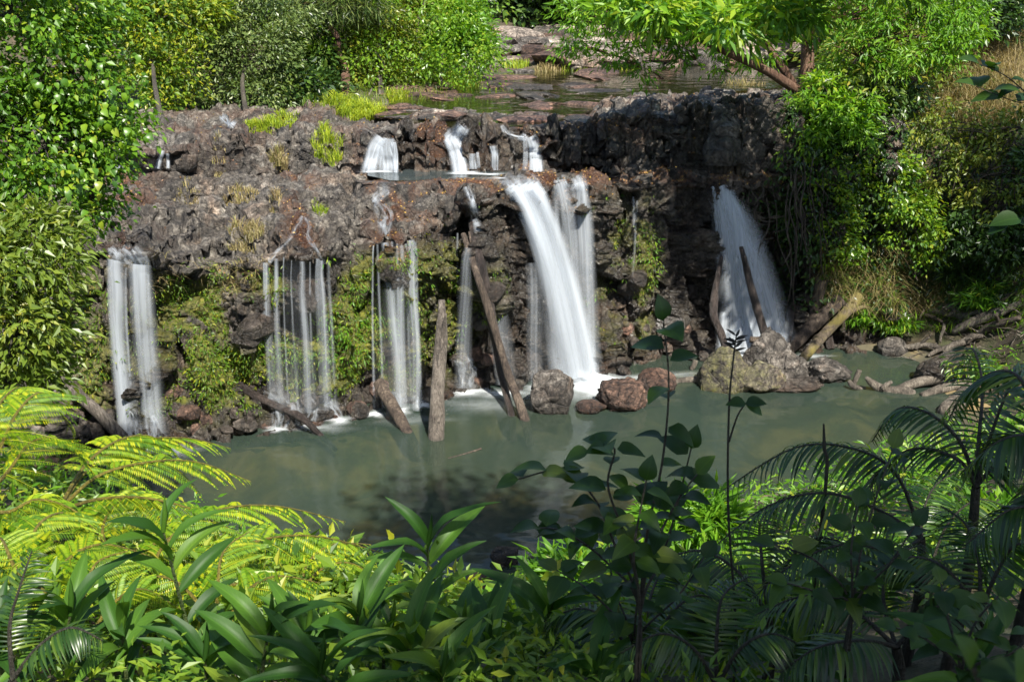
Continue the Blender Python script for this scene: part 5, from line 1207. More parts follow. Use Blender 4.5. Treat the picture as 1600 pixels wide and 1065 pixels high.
# ---- bank under the big tree: curtains of creepers
def patch(px0, px1, py0, py1, n, dY, name, label, cat, leaf, L, aspect, per=12, csize=.16, droop=.7, mask=None):
    Pp, Oo = [], []
    while len(Pp) < n:
        px, py = R.uniform(px0, px1), R.uniform(py0, py1)
        if mask and not mask(px, py): continue
        p, nn = hit(px, py); Pp.append(p + nn * R.uniform(0, dY) + Vector((0, -R.uniform(0, dY), 0))); Oo.append(nn)
    o = obj(name, cluster_leaves(np.array([v[:] for v in Pp]), np.array([v[:] for v in Oo]), per, csize, L, aspect, droop, .6, name), M[leaf])
    return tag(o, label, cat, kind='stuff')
def curtain(name, label, lobes, ncl, per, L, aspect, leaf, csize=.13, droop=.6, stems=30, shell=(.3, 1.1)):
    b_ = min(lobes, key=lambda l: l[0][2]); root = drop(b_[0][0], b_[0][1] + .3)
    t = thing(name, label, 'creeper', root, 'creepers on the right bank')
    P_, d_, pk = crown_points(lobes, ncl, shell, .35, R.randrange(99))
    cr = obj('foliage', cluster_leaves(P_, d_, per, csize, L, aspect, droop, .6, 'foliage'), M[leaf], t); cr['kind'] = 'stuff'
    mb = MB(); top_ = max(lobes, key=lambda l: l[0][2])[0]
    for q in range(stems):
        a = top_ + rng.normal(size=3) * np.array([.6, .2, .2]); k_ = R.randrange(len(P_)); mb.add(*bough(a, P_[k_] + np.array([0, .1, -.4]), .025, .012, .06, 5, 5))
    obj('stems', mb.mesh('stems'), M['root'], t)
    return t
curtain('creeper', 'bright drooping leaf mass hanging under the big tree', [lobe(1290, 190, 27.6, 55, 40), lobe(1330, 180, 27.5, 40, 36), lobe(1260, 225, 27.3, 40, 30), lobe(1330, 225, 27.2, 34, 30), lobe(1240, 245, 27.2, 26, 20), lobe(1285, 150, 28, 44, 26)], 300, 20, .19, .34, 'lf_lime')
curtain('creeper', 'lit creeper curtain of small leaves right of the hanging roots', [lobe(1300, 310, 27.0, 34, 60), lobe(1320, 380, 26.9, 34, 50), lobe(1275, 280, 27.1, 26, 44), lobe(1345, 300, 27.1, 30, 50)], 210, 24, .11, .6, 'lf_bright')
curtain('creeper', 'bright creeper column in the middle of the right bank', [lobe(1400, 290, 27.3, 40, 50), lobe(1420, 350, 27.0, 44, 50), lobe(1385, 230, 27.8, 34, 40), lobe(1450, 400, 27, 24, 36)], 210, 24, .12, .55, 'lf_bright')
curtain('creeper', 'dark glossy creeper between the bright leaf mass and the column', [lobe(1370, 200, 28.2, 34, 50), lobe(1365, 270, 27.8, 22, 60), lobe(1240, 330, 27.6, 26, 60), lobe(1400, 160, 28.6, 40, 30)], 260, 20, .15, .45, 'lf_dark')
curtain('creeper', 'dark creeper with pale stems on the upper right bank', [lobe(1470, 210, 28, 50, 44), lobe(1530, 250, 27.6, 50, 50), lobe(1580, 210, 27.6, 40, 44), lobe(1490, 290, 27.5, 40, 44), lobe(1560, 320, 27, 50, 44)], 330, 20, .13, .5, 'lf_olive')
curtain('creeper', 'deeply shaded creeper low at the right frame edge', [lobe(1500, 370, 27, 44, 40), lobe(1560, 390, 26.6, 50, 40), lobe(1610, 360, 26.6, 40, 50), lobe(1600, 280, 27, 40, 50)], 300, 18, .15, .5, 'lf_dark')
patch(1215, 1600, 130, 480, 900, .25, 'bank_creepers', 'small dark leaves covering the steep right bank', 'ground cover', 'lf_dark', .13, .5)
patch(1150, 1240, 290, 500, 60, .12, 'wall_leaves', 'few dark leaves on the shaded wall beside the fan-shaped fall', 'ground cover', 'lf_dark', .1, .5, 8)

patch(1275, 1480, 20, 150, 420, .7, 'slope_bushes', 'low green bushes covering the slope behind the spreading tree', 'ground cover', 'lf_olive', .2, .45, 16, .3)
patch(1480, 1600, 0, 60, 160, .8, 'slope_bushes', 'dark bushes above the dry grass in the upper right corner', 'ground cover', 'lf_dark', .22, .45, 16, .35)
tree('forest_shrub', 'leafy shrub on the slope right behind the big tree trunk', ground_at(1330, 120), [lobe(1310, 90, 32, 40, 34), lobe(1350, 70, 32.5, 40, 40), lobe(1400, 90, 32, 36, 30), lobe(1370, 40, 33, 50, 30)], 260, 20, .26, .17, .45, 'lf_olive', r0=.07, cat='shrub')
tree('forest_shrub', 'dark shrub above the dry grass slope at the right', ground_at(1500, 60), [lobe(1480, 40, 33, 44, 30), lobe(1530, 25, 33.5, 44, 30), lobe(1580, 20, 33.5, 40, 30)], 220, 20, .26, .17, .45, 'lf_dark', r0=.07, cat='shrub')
# grass and reeds
def tuft(label, px, py, wpx, hpx, n, mat, name='grass_tuft', droop=.6, spread=.5, bw=None, world=None, cat='grass tuft', group=None, hh=None):
    c, _ = hit(px, py) if world is None else (Vector(world), None)
    k_ = mpp(c.y); Wm = wpx * k_ / 2; H = hpx * k_
    a = rng.random(n) * 6.283; r = np.sqrt(rng.random(n)) * Wm
    X = c.x + np.cos(a) * r; Yv = c.y + np.sin(a) * r * .8
    Pp = np.array([drop(x, y, c.z + 1.2)[:] for x, y in zip(X, Yv)]); Pp[:, 2] = np.where(Pp[:, 2] < c.z - .5, c.z, Pp[:, 2])
    me = blades(name, Pp, H * (.55 + .6 * rng.random(n)) * (1.1 - .5 * r / Wm), spread, bw or max(.008, k_ * .9), droop=droop)
    wm = at_origin(me, c); o = obj(name, me, M[mat], None, wm); return tag(o, label, cat, group)
tuft('biggest bright green grass clump on the rock by the river', 552, 180, 88, 34, 1500, 'grass', droop=.9)
tuft('lime grass clump on the rock left of the biggest one', 414, 202, 54, 20, 700, 'grass', droop=.9)
tuft('small grass tuft behind the lime clump', 446, 186, 40, 14, 260, 'grass')
tuft('little lime tuft right of the lime grass clump', 455, 196, 24, 12, 160, 'grass')
tuft('upright green reed tuft by the river right of the biggest clump', 626, 162, 40, 26, 500, 'grass', droop=.4)
tuft('yellowish grass tuft on the dark rock below the biggest clump', 512, 236, 46, 26, 500, 'grass')
tuft('straw coloured tuft on the dark rock in the middle of the left slope', 436, 258, 26, 26, 260, 'grass_dry', droop=.4)
tuft('dry grass tuft on the bare slope above the mossy wall', 385, 372, 56, 28, 420, 'grass_dry', droop=.7)
tuft('green and straw tuft in the upper middle of the bare slope', 372, 312, 60, 20, 420, 'grass_dry', droop=.5)
tuft('thin pale tuft on the left of the bare slope', 292, 302, 40, 12, 160, 'grass_dry')
tuft('tiny green tuft above the bare slope near the shelf', 345, 272, 22, 14, 90, 'grass_dry')
tuft('dry tuft beside the thin cascade feeders on the slope', 430, 312, 20, 22, 90, 'grass_dry')
tuft('yellow tuft on the rock above the curtain fall', 500, 330, 24, 16, 120, 'grass')
tuft('pale dry grass clump on the rock left of the big tree', 1165, 145, 60, 26, 420, 'grass_dry', droop=.4)
tuft('dry grass clump on the gravel bar across the river', 860, 118, 44, 20, 260, 'grass_dry', droop=.3)
tuft('tall green reeds at the far side of the river under the crown', 935, 120, 110, 22, 500, 'grass', droop=.3)
tuft('yellow grass patch on the far gravel bar', 805, 106, 46, 16, 240, 'grass', droop=.3)
tuft('green reeds at the water edge below the bright river tree', 720, 136, 60, 24, 400, 'grass', droop=.4)
def grass_field(name, label, px0, px1, py0, py1, n, H, mat, droop=.8, bw=.012, mask=None, lean=(0, 0, 0), spread=.6):
    Pp = []
    while len(Pp) < n:
        px, py = R.uniform(px0, px1), R.uniform(py0, py1)
        if mask and not mask(px, py): continue
        p, nn = hit(px, py); Pp.append(p[:])
    o = obj(name, blades(name, np.array(Pp), H * (.5 + rng.random(n)), spread, bw, droop=droop, lean=lean), M[mat]); return tag(o, label, 'grass', kind='stuff')
grass_field('dry_grass', 'tall dry straw grass on the slope in the upper right corner', 1440, 1600, 40, 200, 5000, .8, 'grass_dry', bw=.014)
grass_field('dry_grass', 'hanging straw grass at the foot of the right bank', 1280, 1480, 390, 490, 2600, .5, 'grass_dry', 1.4, .012, lean=(0, -.7, 0))
grass_field('bank_grass', 'green grass mixed into the foot of the right bank', 1280, 1600, 400, 520, 2200, .4, 'lf_bright', 1.2, .016, lean=(0, -.5, 0))
grass_field('bank_grass', 'grass fringe along the foot of the forest above the falls', 440, 760, 130, 168, 1500, .35, 'lf_yellow', .6, .014)
def clump(name, label, px, py, wpx, hpx, n, L, aspect, leaf, cat='plant', group=None, droop=.5, world=None):
    c = hit(px, py)[0] if world is None else Vector(world); k_ = mpp(c.y)
    t = thing(name, label, cat, c, group)
    mb = MB(); Pp, Oo = [], []
    for q in range(n):
        a = R.uniform(0, 6.28); r = R.uniform(0, 1) ** .5
        tip = c + Vector((math.cos(a) * r * wpx * k_ / 2, math.sin(a) * r * wpx * k_ / 2.5 - .1, (1 - .6 * r) * hpx * k_ * R.uniform(.6, 1.1)))
        mb.add(*bough(c, tip, .012, .005, .1, 4, 4))
        for s in np.linspace(.3, 1, 6): Pp.append((c.lerp(tip, s) + Vector((0, 0, .04)))[:]); Oo.append((math.cos(a), math.sin(a), .3))
    f = obj('foliage', cluster_leaves(np.array(Pp), np.array(Oo), 5, .06, L, aspect, droop, .7, 'foliage'), M[leaf], t); f['kind'] = 'stuff'
    obj('stems', mb.mesh('stems'), M['stem'], t); return t
clump('leafy_plant', 'bushy green plant at the foot of the right bank', 1395, 520, 76, 50, 26, .2, .22, 'lf_lime')
clump('leafy_plant', 'low green plant left of the bushy one at the bank foot', 1340, 505, 50, 34, 16, .18, .25, 'lf_lime')
clump('leafy_plant', 'bamboo-like green plant behind the right driftwood pile', 1540, 478, 100, 40, 30, .26, .16, 'lf_lime')
clump('leafy_plant', 'soft green plant leaning over the dark boulder at right', 1520, 590, 110, 50, 30, .2, .2, 'lf_bright')
clump('leafy_plant', 'long-leaved plant in shade on the right bank', 1480, 440, 100, 50, 24, .28, .14, 'lf_dark')

# greenery and litter on the cliff
def cliff_verts(mask, n):
    idx = np.flatnonzero(mask); idx = rng.choice(idx, n); return CVd[idx], ND.reshape(-1, 3)[idx]
m_face = face & (sf > .12) & (sf < 1.0)
mz2 = np.clip(gx(335, 60) * 1.2 - gx(215, 50), 0, 1) * sstep(.15, .4, sf) * (nz + .5 * nzf > -.15)
p_, n_ = cliff_verts(m_face & (rng.random(len(P)) < mz2), 270)
o = obj('cliff_plants', cluster_leaves(p_ + n_ * .08, n_, 11, .10, .08, .33, .6, .5, 'cliff_plants'), M['lf_yellow']); tag(o, 'bright green small plants growing on the mossy wall', 'ground cover', kind='stuff')
mz3 = np.clip(gx(525, 18) + gx(612, 38) * .7 + gx(470, 50) * .45 + gx(705, 12) * .5 + gx(560, 14) * .6 + gx(1012, 10) * .6 + gx(960, 24) * .25, 0, 1) * sstep(.2, .45, sf) * (nz + .5 * nzf > -.05)
p_, n_ = cliff_verts(m_face & (rng.random(len(P)) < mz3), 210)
o = obj('cliff_plants', cluster_leaves(p_ + n_ * .06, n_, 10, .09, .11, .25, .7, .5, 'cliff_plants'), M['lf_lime']); tag(o, 'thin lime green tufts hanging among the fine strands', 'ground cover', kind='stuff')
p_, n_ = cliff_verts(m_face & (rng.random(len(P)) < np.clip(moss * 1.2, 0, 1)), 2600)
o = obj('moss_tufts', cluster_leaves(p_ + n_ * .02, n_, 7, .05, .07, .3, 1.2, .4, 'moss_tufts'), M['lf_yellow']); tag(o, 'hanging yellow-green moss on the wet wall', 'moss', kind='stuff')
p_, n_ = cliff_verts(m_face & (sf > .8) & (gx(330, 75) > .2), 500)
o = obj('lip_grass', blades('lip_grass', p_, .28 * (.5 + rng.random(500)), .8, .012, droop=1.2, lean=(0, -.4, 0)), M['grass_dry']); tag(o, 'dry grass hanging over the lip of the mossy wall', 'grass', kind='stuff')
m_l = (shelf | upper | back | (face & (sf > .85))) & (rng.random(len(P)) < lit) & (up > .25)
p_, n_ = cliff_verts(m_l, 9000)
dd = unit(np.cross(n_, rnd_dirs(len(p_)))); l_ = .055 * (.6 + .8 * rng.random(len(p_)))
o = obj('fallen_leaves', leaves('fallen_leaves', p_ + n_ * .015, dd, n_ + .3 * rng.normal(size=n_.shape), l_, l_ * .5, .3, -.1), M['litter']); tag(o, 'brown and yellow fallen leaves strewn over the ledges', 'fallen leaves', kind='stuff')
# ------------------------------------------------------------------ foreground: ferns, gingers, shrubs on the near bank
def root_under(p, dx=0, dy=0): return Vector((p.x + dx, p.y + dy, float(gz(p.x + dx, p.y + dy))))
# -- ferns with twice-divided fronds
def pinna_mesh(name, mat, pairs=22, wid=0.17, droop=0.22, seed=0, curl=0.0):
    r = np.random.default_rng(seed); V, T, rn = [], [], []; Q = []
    path = lambda t: np.array([t, curl * t * t, -droop * t * t])
    ts = np.linspace(0, 1, 7)
    for t in ts:
        p = path(t); w = .006 * (1.2 - t); V += [p + (0, -w, .004), p + (0, w, .004)]; rn += [0.9, 0.9]
    for k in range(6): Q.append((2 * k, 2 * k + 1, 2 * k + 3, 2 * k + 2))
    for k in range(pairs):
        t = (k + .6) / (pairs + .3); p = path(t); l = wid * (math.sin(math.pi * min(1, (t * .88 + .13)) ** 1.0) ** .6) * (1.02 - t * .35) * (1 + .08 * r.normal())
        for s in (-1, 1):
            b = len(V); w = .52 / pairs; f = .15 + .35 * t
            d = np.array([f * l, s * l, -.62 * l - .2 * l * r.random()])
            V += [p + (-.004, 0, 0), p + d * .45 + (-w, 0, .03 * l), p + d * .95 + (0, 0, -.03 * l), p + d * .5 + (w, 0, .01)]
            T += [(b, b + 1, b + 2), (b, b + 2, b + 3)] if s > 0 else [(b, b + 2, b + 1), (b, b + 3, b + 2)]
            rn += [r.random() * .5 + .1] * 4
    me = mesh(name, np.array(V), [np.array(Q), np.array(T)], {'rnd': np.array(rn)}, smooth=False); me.materials.append(mat); return me
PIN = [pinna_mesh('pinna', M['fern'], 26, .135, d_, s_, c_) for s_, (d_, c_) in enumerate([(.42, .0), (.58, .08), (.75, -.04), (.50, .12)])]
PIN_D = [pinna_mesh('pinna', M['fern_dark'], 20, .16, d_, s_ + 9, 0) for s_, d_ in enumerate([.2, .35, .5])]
def bez(pts, n): return smooth_path(pts, n)
def frond(parent, pts, plen, npairs=15, pins=PIN, r0=.016, start=.22, mat='stem_gold', bare=0.0, droop=.30, side_up=.30):
    path = bez(pts, 26); T = unit(np.gradient(path, axis=0))
    me = MB().tube(path, np.linspace(r0, .003, 26), 6, 0, 0, False).mesh('frond'); o = obj('frond', me, M[mat], parent, at_origin(me, path[0]))
    for k in range(npairs):
        t = start + (1 - start) * (k + .5) / npairs; f = t * 25; i = min(int(f), 24); p = path[i] * (1 - f + i) + path[i + 1] * (f - i); tg = Vector(T[i])
        side = tg.cross(Vector((0, 0, 1)));  side = side.normalized() if side.length > .05 else Vector((1, 0, 0))
        up_ = side.cross(tg).normalized()
        q = (t - start) / (1 - start); l = plen * max(.10, math.sin(math.pi * min(1, .22 + q * .80)) ** .8) * R.uniform(.92, 1.08)
        for s in (-1, 1):
            d = (side * s * .86 + tg * (.42 + .4 * q) + up_ * side_up + Vector((0, 0, -droop * R.uniform(.4, 1.2)))).normalized()
            wm = leaf_wm(p, d, up_ + side * s * .15 + Vector((0, 0, .4)), l)
            obj('pinna', R.choice(pins), None, o, wm)
    # tip
    obj('pinna', pins[0], None, o, leaf_wm(path[-2], T[-1], (0, 0, 1), plen * .2))
    return o
def fern(label, crown_pt, fronds, plen, npairs=15, pins=PIN, mat='stem_gold', trunk=True, group=None, name='tree_fern', **kw):
    c = Vector(crown_pt); root = root_under(c); t = thing(name, label, 'fern', root, group)
    if trunk: obj('stem', MB().tube([root - Vector((0, 0, .2)), (root + c) / 2 + Vector((.05, .02, 0)), c], [.06, .05, .04], 8, .1, 3, False, 3).mesh('stem'), M['stem_dark'], t)
    for pts in fronds: frond(t, [c] + pts, plen, npairs, pins, mat=mat, **kw)
    return t
FG = 'golden ferns on the sunny near bank'
fern('golden tree fern with the long frond reaching right over the pool', at(230, 960, 5.6),
     [[at(300, 890, 5.8), at(400, 845, 6.0), at(500, 838, 6.3), at(612, 868, 6.7)], [at(250, 860, 5.9), at(330, 800, 6.4), at(430, 790, 6.9), at(540, 815, 7.3)], [at(290, 930, 5.3), at(390, 910, 5.3), at(480, 920, 5.4), at(560, 965, 5.4)]], .40, 17, group=FG)
fern('golden tree fern spreading its frond fan before the leftmost fall', at(90, 800, 6.3),
     [[at(150, 745, 6.6), at(230, 722, 6.9), at(310, 722, 7.2), at(392, 752, 7.5)], [at(140, 730, 6.9), at(210, 690, 7.4), at(290, 684, 7.9), at(360, 700, 8.3)], [at(150, 780, 6.4), at(230, 778, 6.5), at(310, 800, 6.6), at(360, 840, 6.6)],
      [at(130, 730, 6.8), at(180, 690, 7.2), at(230, 680, 7.5), at(268, 700, 7.6)]], .40, 16, group=FG)
fern('golden tree fern with arching fronds at the left frame edge', at(-40, 790, 6.0),
     [[at(0, 700, 6.2), at(30, 640, 6.4), at(70, 615, 6.7), at(118, 680, 6.9)], [at(10, 740, 6.1), at(50, 690, 6.3), at(100, 690, 6.5), at(150, 745, 6.7)], [at(-20, 680, 6.2), at(0, 630, 6.5), at(30, 605, 6.8), at(60, 620, 7.0)], [at(10, 800, 5.8), at(60, 780, 5.9), at(120, 800, 6.0), at(165, 850, 6.0)]], .36, 16, group=FG)
fern('low golden fern between the gingers at the left', at(60, 960, 5.0), [[at(20, 880, 5.1), at(0, 840, 5.3), at(-30, 850, 5.5)], [at(100, 880, 5.2), at(160, 850, 5.4), at(240, 870, 5.6)], [at(40, 880, 5.3), at(60, 820, 5.5), at(100, 800, 5.8), at(150, 810, 6.0)]], .34, 14, group=FG, trunk=False)
fern('small golden fern behind the left ginger stem', at(190, 900, 6.2), [[at(160, 830, 6.4), at(190, 780, 6.7), at(250, 770, 7.0)], [at(240, 850, 6.4), at(300, 840, 6.7), at(360, 870, 6.9)], [at(120, 860, 6.3), at(60, 840, 6.4), at(20, 870, 6.5)]], .36, 14, group=FG, trunk=False)
fern('golden fern low in front of the bushes at left of centre', at(340, 1000, 5.0), [[at(380, 930, 5.1), at(430, 900, 5.3), at(500, 910, 5.5)], [at(300, 930, 5.1), at(250, 900, 5.2), at(190, 920, 5.3)], [at(340, 920, 5.3), at(350, 860, 5.6), at(390, 830, 5.9)]], .34, 14, group=FG, trunk=False)
fern('golden fern in the lower left corner behind the dark frond', at(130, 1020, 4.7), [[at(170, 950, 4.8), at(220, 920, 4.9), at(280, 950, 5.0)], [at(90, 950, 4.8), at(50, 910, 4.9), at(0, 930, 5.0)], [at(130, 940, 4.9), at(150, 880, 5.1), at(200, 860, 5.3)]], .32, 14, group=FG, trunk=False)
fern('green fern just beyond the sunny bush by the water', at(470, 930, 6.6), [[at(500, 890, 6.8), at(550, 880, 7.0), at(610, 920, 7.2)], [at(430, 890, 6.7), at(390, 880, 6.9), at(350, 900, 7.0)], [at(480, 880, 7.0), at(520, 850, 7.3), at(580, 850, 7.6)]], .3, 13, group=FG, trunk=False)

# -- dark palms / ferns on the right, fronds with single long leaflets
LFLET = single_leaf('leaflet', .075, False, 5, .18); LFLET.materials.append(M['fern_dark'])
LFLET2 = single_leaf('leaflet', .088, False, 5, .42); LFLET2.materials.append(M['fern_dark'])
def palm_frond(parent, pts, llen, npairs=20, r0=.012, start=.18, droop=.5):
    path = bez(pts, 24); T = unit(np.gradient(path, axis=0))
    me = MB().tube(path, np.linspace(r0, .003, 24), 6, 0, 0, False).mesh('frond'); o = obj('frond', me, M['stem_dark'], parent, at_origin(me, path[0]))
    for k in range(npairs):
        t = start + (1 - start) * (k + .5) / npairs; f = t * 23; i = min(int(f), 22); p = path[i] * (1 - f + i) + path[i + 1] * (f - i); tg = Vector(T[i])
        side = tg.cross(Vector((0, 0, 1))); side = side.normalized() if side.length > .05 else Vector((1, 0, 0)); up_ = side.cross(tg).normalized()
        q = k / npairs; l = llen * max(.25, math.sin(math.pi * min(1, .25 + q * .72)) ** .7)
        for s in (-1, 1):
            d = (side * s + tg * (.45 + .3 * q) + Vector((0, 0, -droop * R.uniform(.5, 1.2)))).normalized()
            obj('leaflet', R.choice((LFLET, LFLET2)), None, o, leaf_wm(p, d, up_ + Vector((0, 0, .5)), l * R.uniform(.9, 1.1)))
    return o
def palm(label, c, fronds, llen, npairs=20, trunk=None, group='dark feathery palms on the shaded near bank', name='small_palm', **kw):
    c = Vector(c); root = root_under(c); t = thing(name, label, 'palm', root, group)
    obj('stem', MB().tube([root - Vector((0, 0, .2)), (root + c) / 2 + Vector((.04, 0, 0)), c], [.035, .03, .022], 8, .1, 3, False, 3).mesh('stem'), M['stem_dark'], t)
    for pts in fronds: palm_frond(t, [c] + pts, llen, int(npairs * 1.75), **kw)
    return t
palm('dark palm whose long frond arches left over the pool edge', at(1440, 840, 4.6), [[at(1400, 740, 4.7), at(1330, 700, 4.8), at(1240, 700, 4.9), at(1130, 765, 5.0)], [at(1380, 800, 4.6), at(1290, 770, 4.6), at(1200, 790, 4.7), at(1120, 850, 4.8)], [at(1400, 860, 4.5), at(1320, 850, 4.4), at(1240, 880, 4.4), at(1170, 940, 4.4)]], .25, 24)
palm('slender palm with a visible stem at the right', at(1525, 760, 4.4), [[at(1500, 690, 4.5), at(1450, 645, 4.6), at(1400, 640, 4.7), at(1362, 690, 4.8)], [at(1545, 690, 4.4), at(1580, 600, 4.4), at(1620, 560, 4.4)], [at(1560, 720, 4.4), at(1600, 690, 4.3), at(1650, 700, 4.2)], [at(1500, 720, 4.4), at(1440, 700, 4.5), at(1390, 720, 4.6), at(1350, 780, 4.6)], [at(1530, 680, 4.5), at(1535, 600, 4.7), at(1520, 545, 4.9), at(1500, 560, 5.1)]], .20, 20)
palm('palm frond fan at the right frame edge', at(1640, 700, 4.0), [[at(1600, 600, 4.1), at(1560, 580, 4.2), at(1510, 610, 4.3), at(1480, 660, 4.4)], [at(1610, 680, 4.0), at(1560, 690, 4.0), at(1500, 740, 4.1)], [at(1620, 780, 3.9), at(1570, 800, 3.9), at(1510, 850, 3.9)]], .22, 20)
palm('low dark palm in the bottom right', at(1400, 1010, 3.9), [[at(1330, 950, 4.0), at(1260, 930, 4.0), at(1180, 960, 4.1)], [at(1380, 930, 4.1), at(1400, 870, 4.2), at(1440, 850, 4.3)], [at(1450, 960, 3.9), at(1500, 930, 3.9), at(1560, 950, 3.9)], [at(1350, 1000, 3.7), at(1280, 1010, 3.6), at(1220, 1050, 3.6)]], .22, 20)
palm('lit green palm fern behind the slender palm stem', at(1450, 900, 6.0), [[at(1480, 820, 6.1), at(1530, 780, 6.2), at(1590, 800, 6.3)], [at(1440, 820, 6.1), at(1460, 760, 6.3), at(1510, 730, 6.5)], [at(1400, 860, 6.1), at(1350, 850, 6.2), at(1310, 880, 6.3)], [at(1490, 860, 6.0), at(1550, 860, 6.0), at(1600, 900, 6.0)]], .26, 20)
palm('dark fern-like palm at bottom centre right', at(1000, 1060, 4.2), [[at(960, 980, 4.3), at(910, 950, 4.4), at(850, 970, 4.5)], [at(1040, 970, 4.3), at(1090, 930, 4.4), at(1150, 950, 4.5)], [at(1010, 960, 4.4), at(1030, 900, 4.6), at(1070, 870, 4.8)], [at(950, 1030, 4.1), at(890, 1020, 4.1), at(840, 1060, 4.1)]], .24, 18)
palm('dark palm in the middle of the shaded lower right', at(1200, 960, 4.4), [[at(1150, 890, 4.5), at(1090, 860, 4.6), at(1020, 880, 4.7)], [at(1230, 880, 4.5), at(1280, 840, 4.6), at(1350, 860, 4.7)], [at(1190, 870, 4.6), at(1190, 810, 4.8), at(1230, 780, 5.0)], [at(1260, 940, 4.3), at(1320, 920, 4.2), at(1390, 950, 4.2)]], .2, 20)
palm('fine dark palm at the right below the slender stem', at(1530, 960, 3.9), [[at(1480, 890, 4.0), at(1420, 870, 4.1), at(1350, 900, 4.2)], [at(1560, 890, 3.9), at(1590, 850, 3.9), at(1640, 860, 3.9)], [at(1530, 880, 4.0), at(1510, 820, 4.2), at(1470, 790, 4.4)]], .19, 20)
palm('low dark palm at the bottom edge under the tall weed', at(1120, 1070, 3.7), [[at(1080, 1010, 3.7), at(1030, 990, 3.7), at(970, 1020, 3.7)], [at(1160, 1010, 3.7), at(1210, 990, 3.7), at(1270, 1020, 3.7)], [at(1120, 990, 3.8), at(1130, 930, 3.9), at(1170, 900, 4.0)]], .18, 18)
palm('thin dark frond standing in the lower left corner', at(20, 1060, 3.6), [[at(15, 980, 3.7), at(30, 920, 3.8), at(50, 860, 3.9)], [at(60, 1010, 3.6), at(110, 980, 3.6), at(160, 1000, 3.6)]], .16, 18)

# -- gingers
def ginger_leaf(seed, wid=.24, bend=.3, wave=.02):
    r = np.random.default_rng(seed); seg = 10; V, UVs, F = [], [], []
    for k in range(seg + 1):
        a = k / seg; p = wid * .5 * max(0.0, math.sin(math.pi * a ** .82)) ** .75 if 0 < k < seg else (.02 if k == 0 else 0.0)
        z = .10 * math.sin(math.pi * a * .9) - bend * a ** 2.2
        for q in (-1, -.5, 0, .5, 1): V.append((a, q * p, z + abs(q) * p * .55 + wave * math.sin(a * 17 + q * 3 + seed) * abs(q))); UVs.append((.5 + q * .5, a))
    for k in range(seg):
        for q in range(4): b_ = k * 5 + q; F.append((b_, b_ + 1, b_ + 6, b_ + 5))
    me = mesh('leaf', np.array(V), np.array(F), None, UVs); me.materials.append(M['ginger']); return me
GL = [ginger_leaf(s, w_, b_, v_) for s, (w_, b_, v_) in enumerate([(.19, .15, .006), (.21, .32, .008), (.18, .5, .012), (.22, .1, .010), (.20, .4, .006)])]
def ginger(label, tip, n=10, L=.38, lean=(0, 0), spear=True, group='ginger plants along the near bank', stemlen=None, seed=0, tilt=.8):
    rr = random.Random(seed); tip = Vector(tip); root = root_under(tip, lean[0], lean[1])
    H = tip.z - root.z
    if stemlen and H > stemlen: root = tip - Vector((-lean[0], -lean[1], stemlen)); root = Vector((root.x, root.y, min(root.z, float(gz(root.x, root.y)))))
    t = thing('ginger_plant', label, 'plant', root, group)
    mid = root.lerp(tip, .5) + Vector((rr.uniform(-.05, .05), rr.uniform(-.05, .05), .03))
    path = bez([root - Vector((0, 0, .1)), mid, tip], 20)
    obj('stem', MB().tube(path, np.linspace(.014, .006, 20), 7, 0, 0, False).mesh('stem'), M['stem'], t)
    az = rr.uniform(0, 6.28)
    for k in range(n):
        q = 1 - (k / n) * .85; i = int(q * 19); p = Vector(path[i]); a = az + math.pi * k + rr.uniform(-.5, .5)
        el = 1.0 - 1.1 * (k / n) * tilt + rr.uniform(-.15, .15)
        d = Vector((math.cos(a) * math.cos(el), math.sin(a) * math.cos(el), math.sin(el)))
        l = L * rr.uniform(.8, 1.15) * (.75 if k == 0 else 1)
        obj('leaf', rr.choice(GL), None, t, leaf_wm(p, d, Vector((0, 0, 1)) + Vector((rr.uniform(-.3, .3), rr.uniform(-.5, 0), 0)), l))
    if spear:
        me = MB().tube([tip, tip + Vector((.02, 0, .1)), tip + Vector((.03, 0, .2))], [.012, .014, .001], 6, 0, 0, False, 2).mesh('rolled_leaf'); obj('rolled_leaf', me, M['ginger'], t)
    return t
GI = [('slim ginger between the paddle-leaved and the arching one', (480, 990, 3.9), 9, .36), ('narrow ginger at bottom centre right of the arching one', (610, 985, 4.2), 10, .36), ('low ginger right of the corner ginger', (190, 985, 4.0), 9, .36), ('dark leaning ginger at the bottom edge left', (320, 1030, 3.7), 9, .36), ('ginger with a bent top beneath the near water', (720, 985, 4.3), 9, .36), ('tufted ginger at the bottom edge of the centre', (690, 1055, 3.6), 9, .34), ('tall ginger with a fresh bright top leaf at the left', (255, 830, 4.3), 11, .40), ('tall ginger with sunlit upright leaves beside the near water', (668, 850, 4.9), 10, .42),
      ('dark ginger with upright paddle leaves at bottom left of centre', (420, 985, 3.6), 9, .36), ('ginger with long arching leaves at bottom centre', (560, 960, 4.0), 11, .40),
      ('dark ginger in the lower left corner', (110, 960, 3.9), 10, .38), ('ginger with blue-green sheen at bottom centre', (640, 1010, 3.8), 10, .38),
      ('ginger leaning right at bottom centre beneath the shrub', (760, 1010, 4.1), 10, .38), ('dark ginger under the heart-leaved shrub', (860, 950, 4.6), 10, .40), ('shaded ginger at bottom right of centre', (1130, 1000, 4.2), 10, .38),
      ('half hidden ginger at the very left edge', (10, 1000, 3.9), 9, .38), ('short ginger at the bottom edge left of centre', (500, 1050, 3.4), 8, .34), ('ginger at the bottom edge under the dark palm', (1250, 1040, 3.8), 9, .36),
      ('broad-leaved ginger at the bottom edge right of centre', (930, 1050, 3.7), 9, .38), ('dark ginger at the bottom edge far right', (1520, 1030, 3.4), 9, .36)]
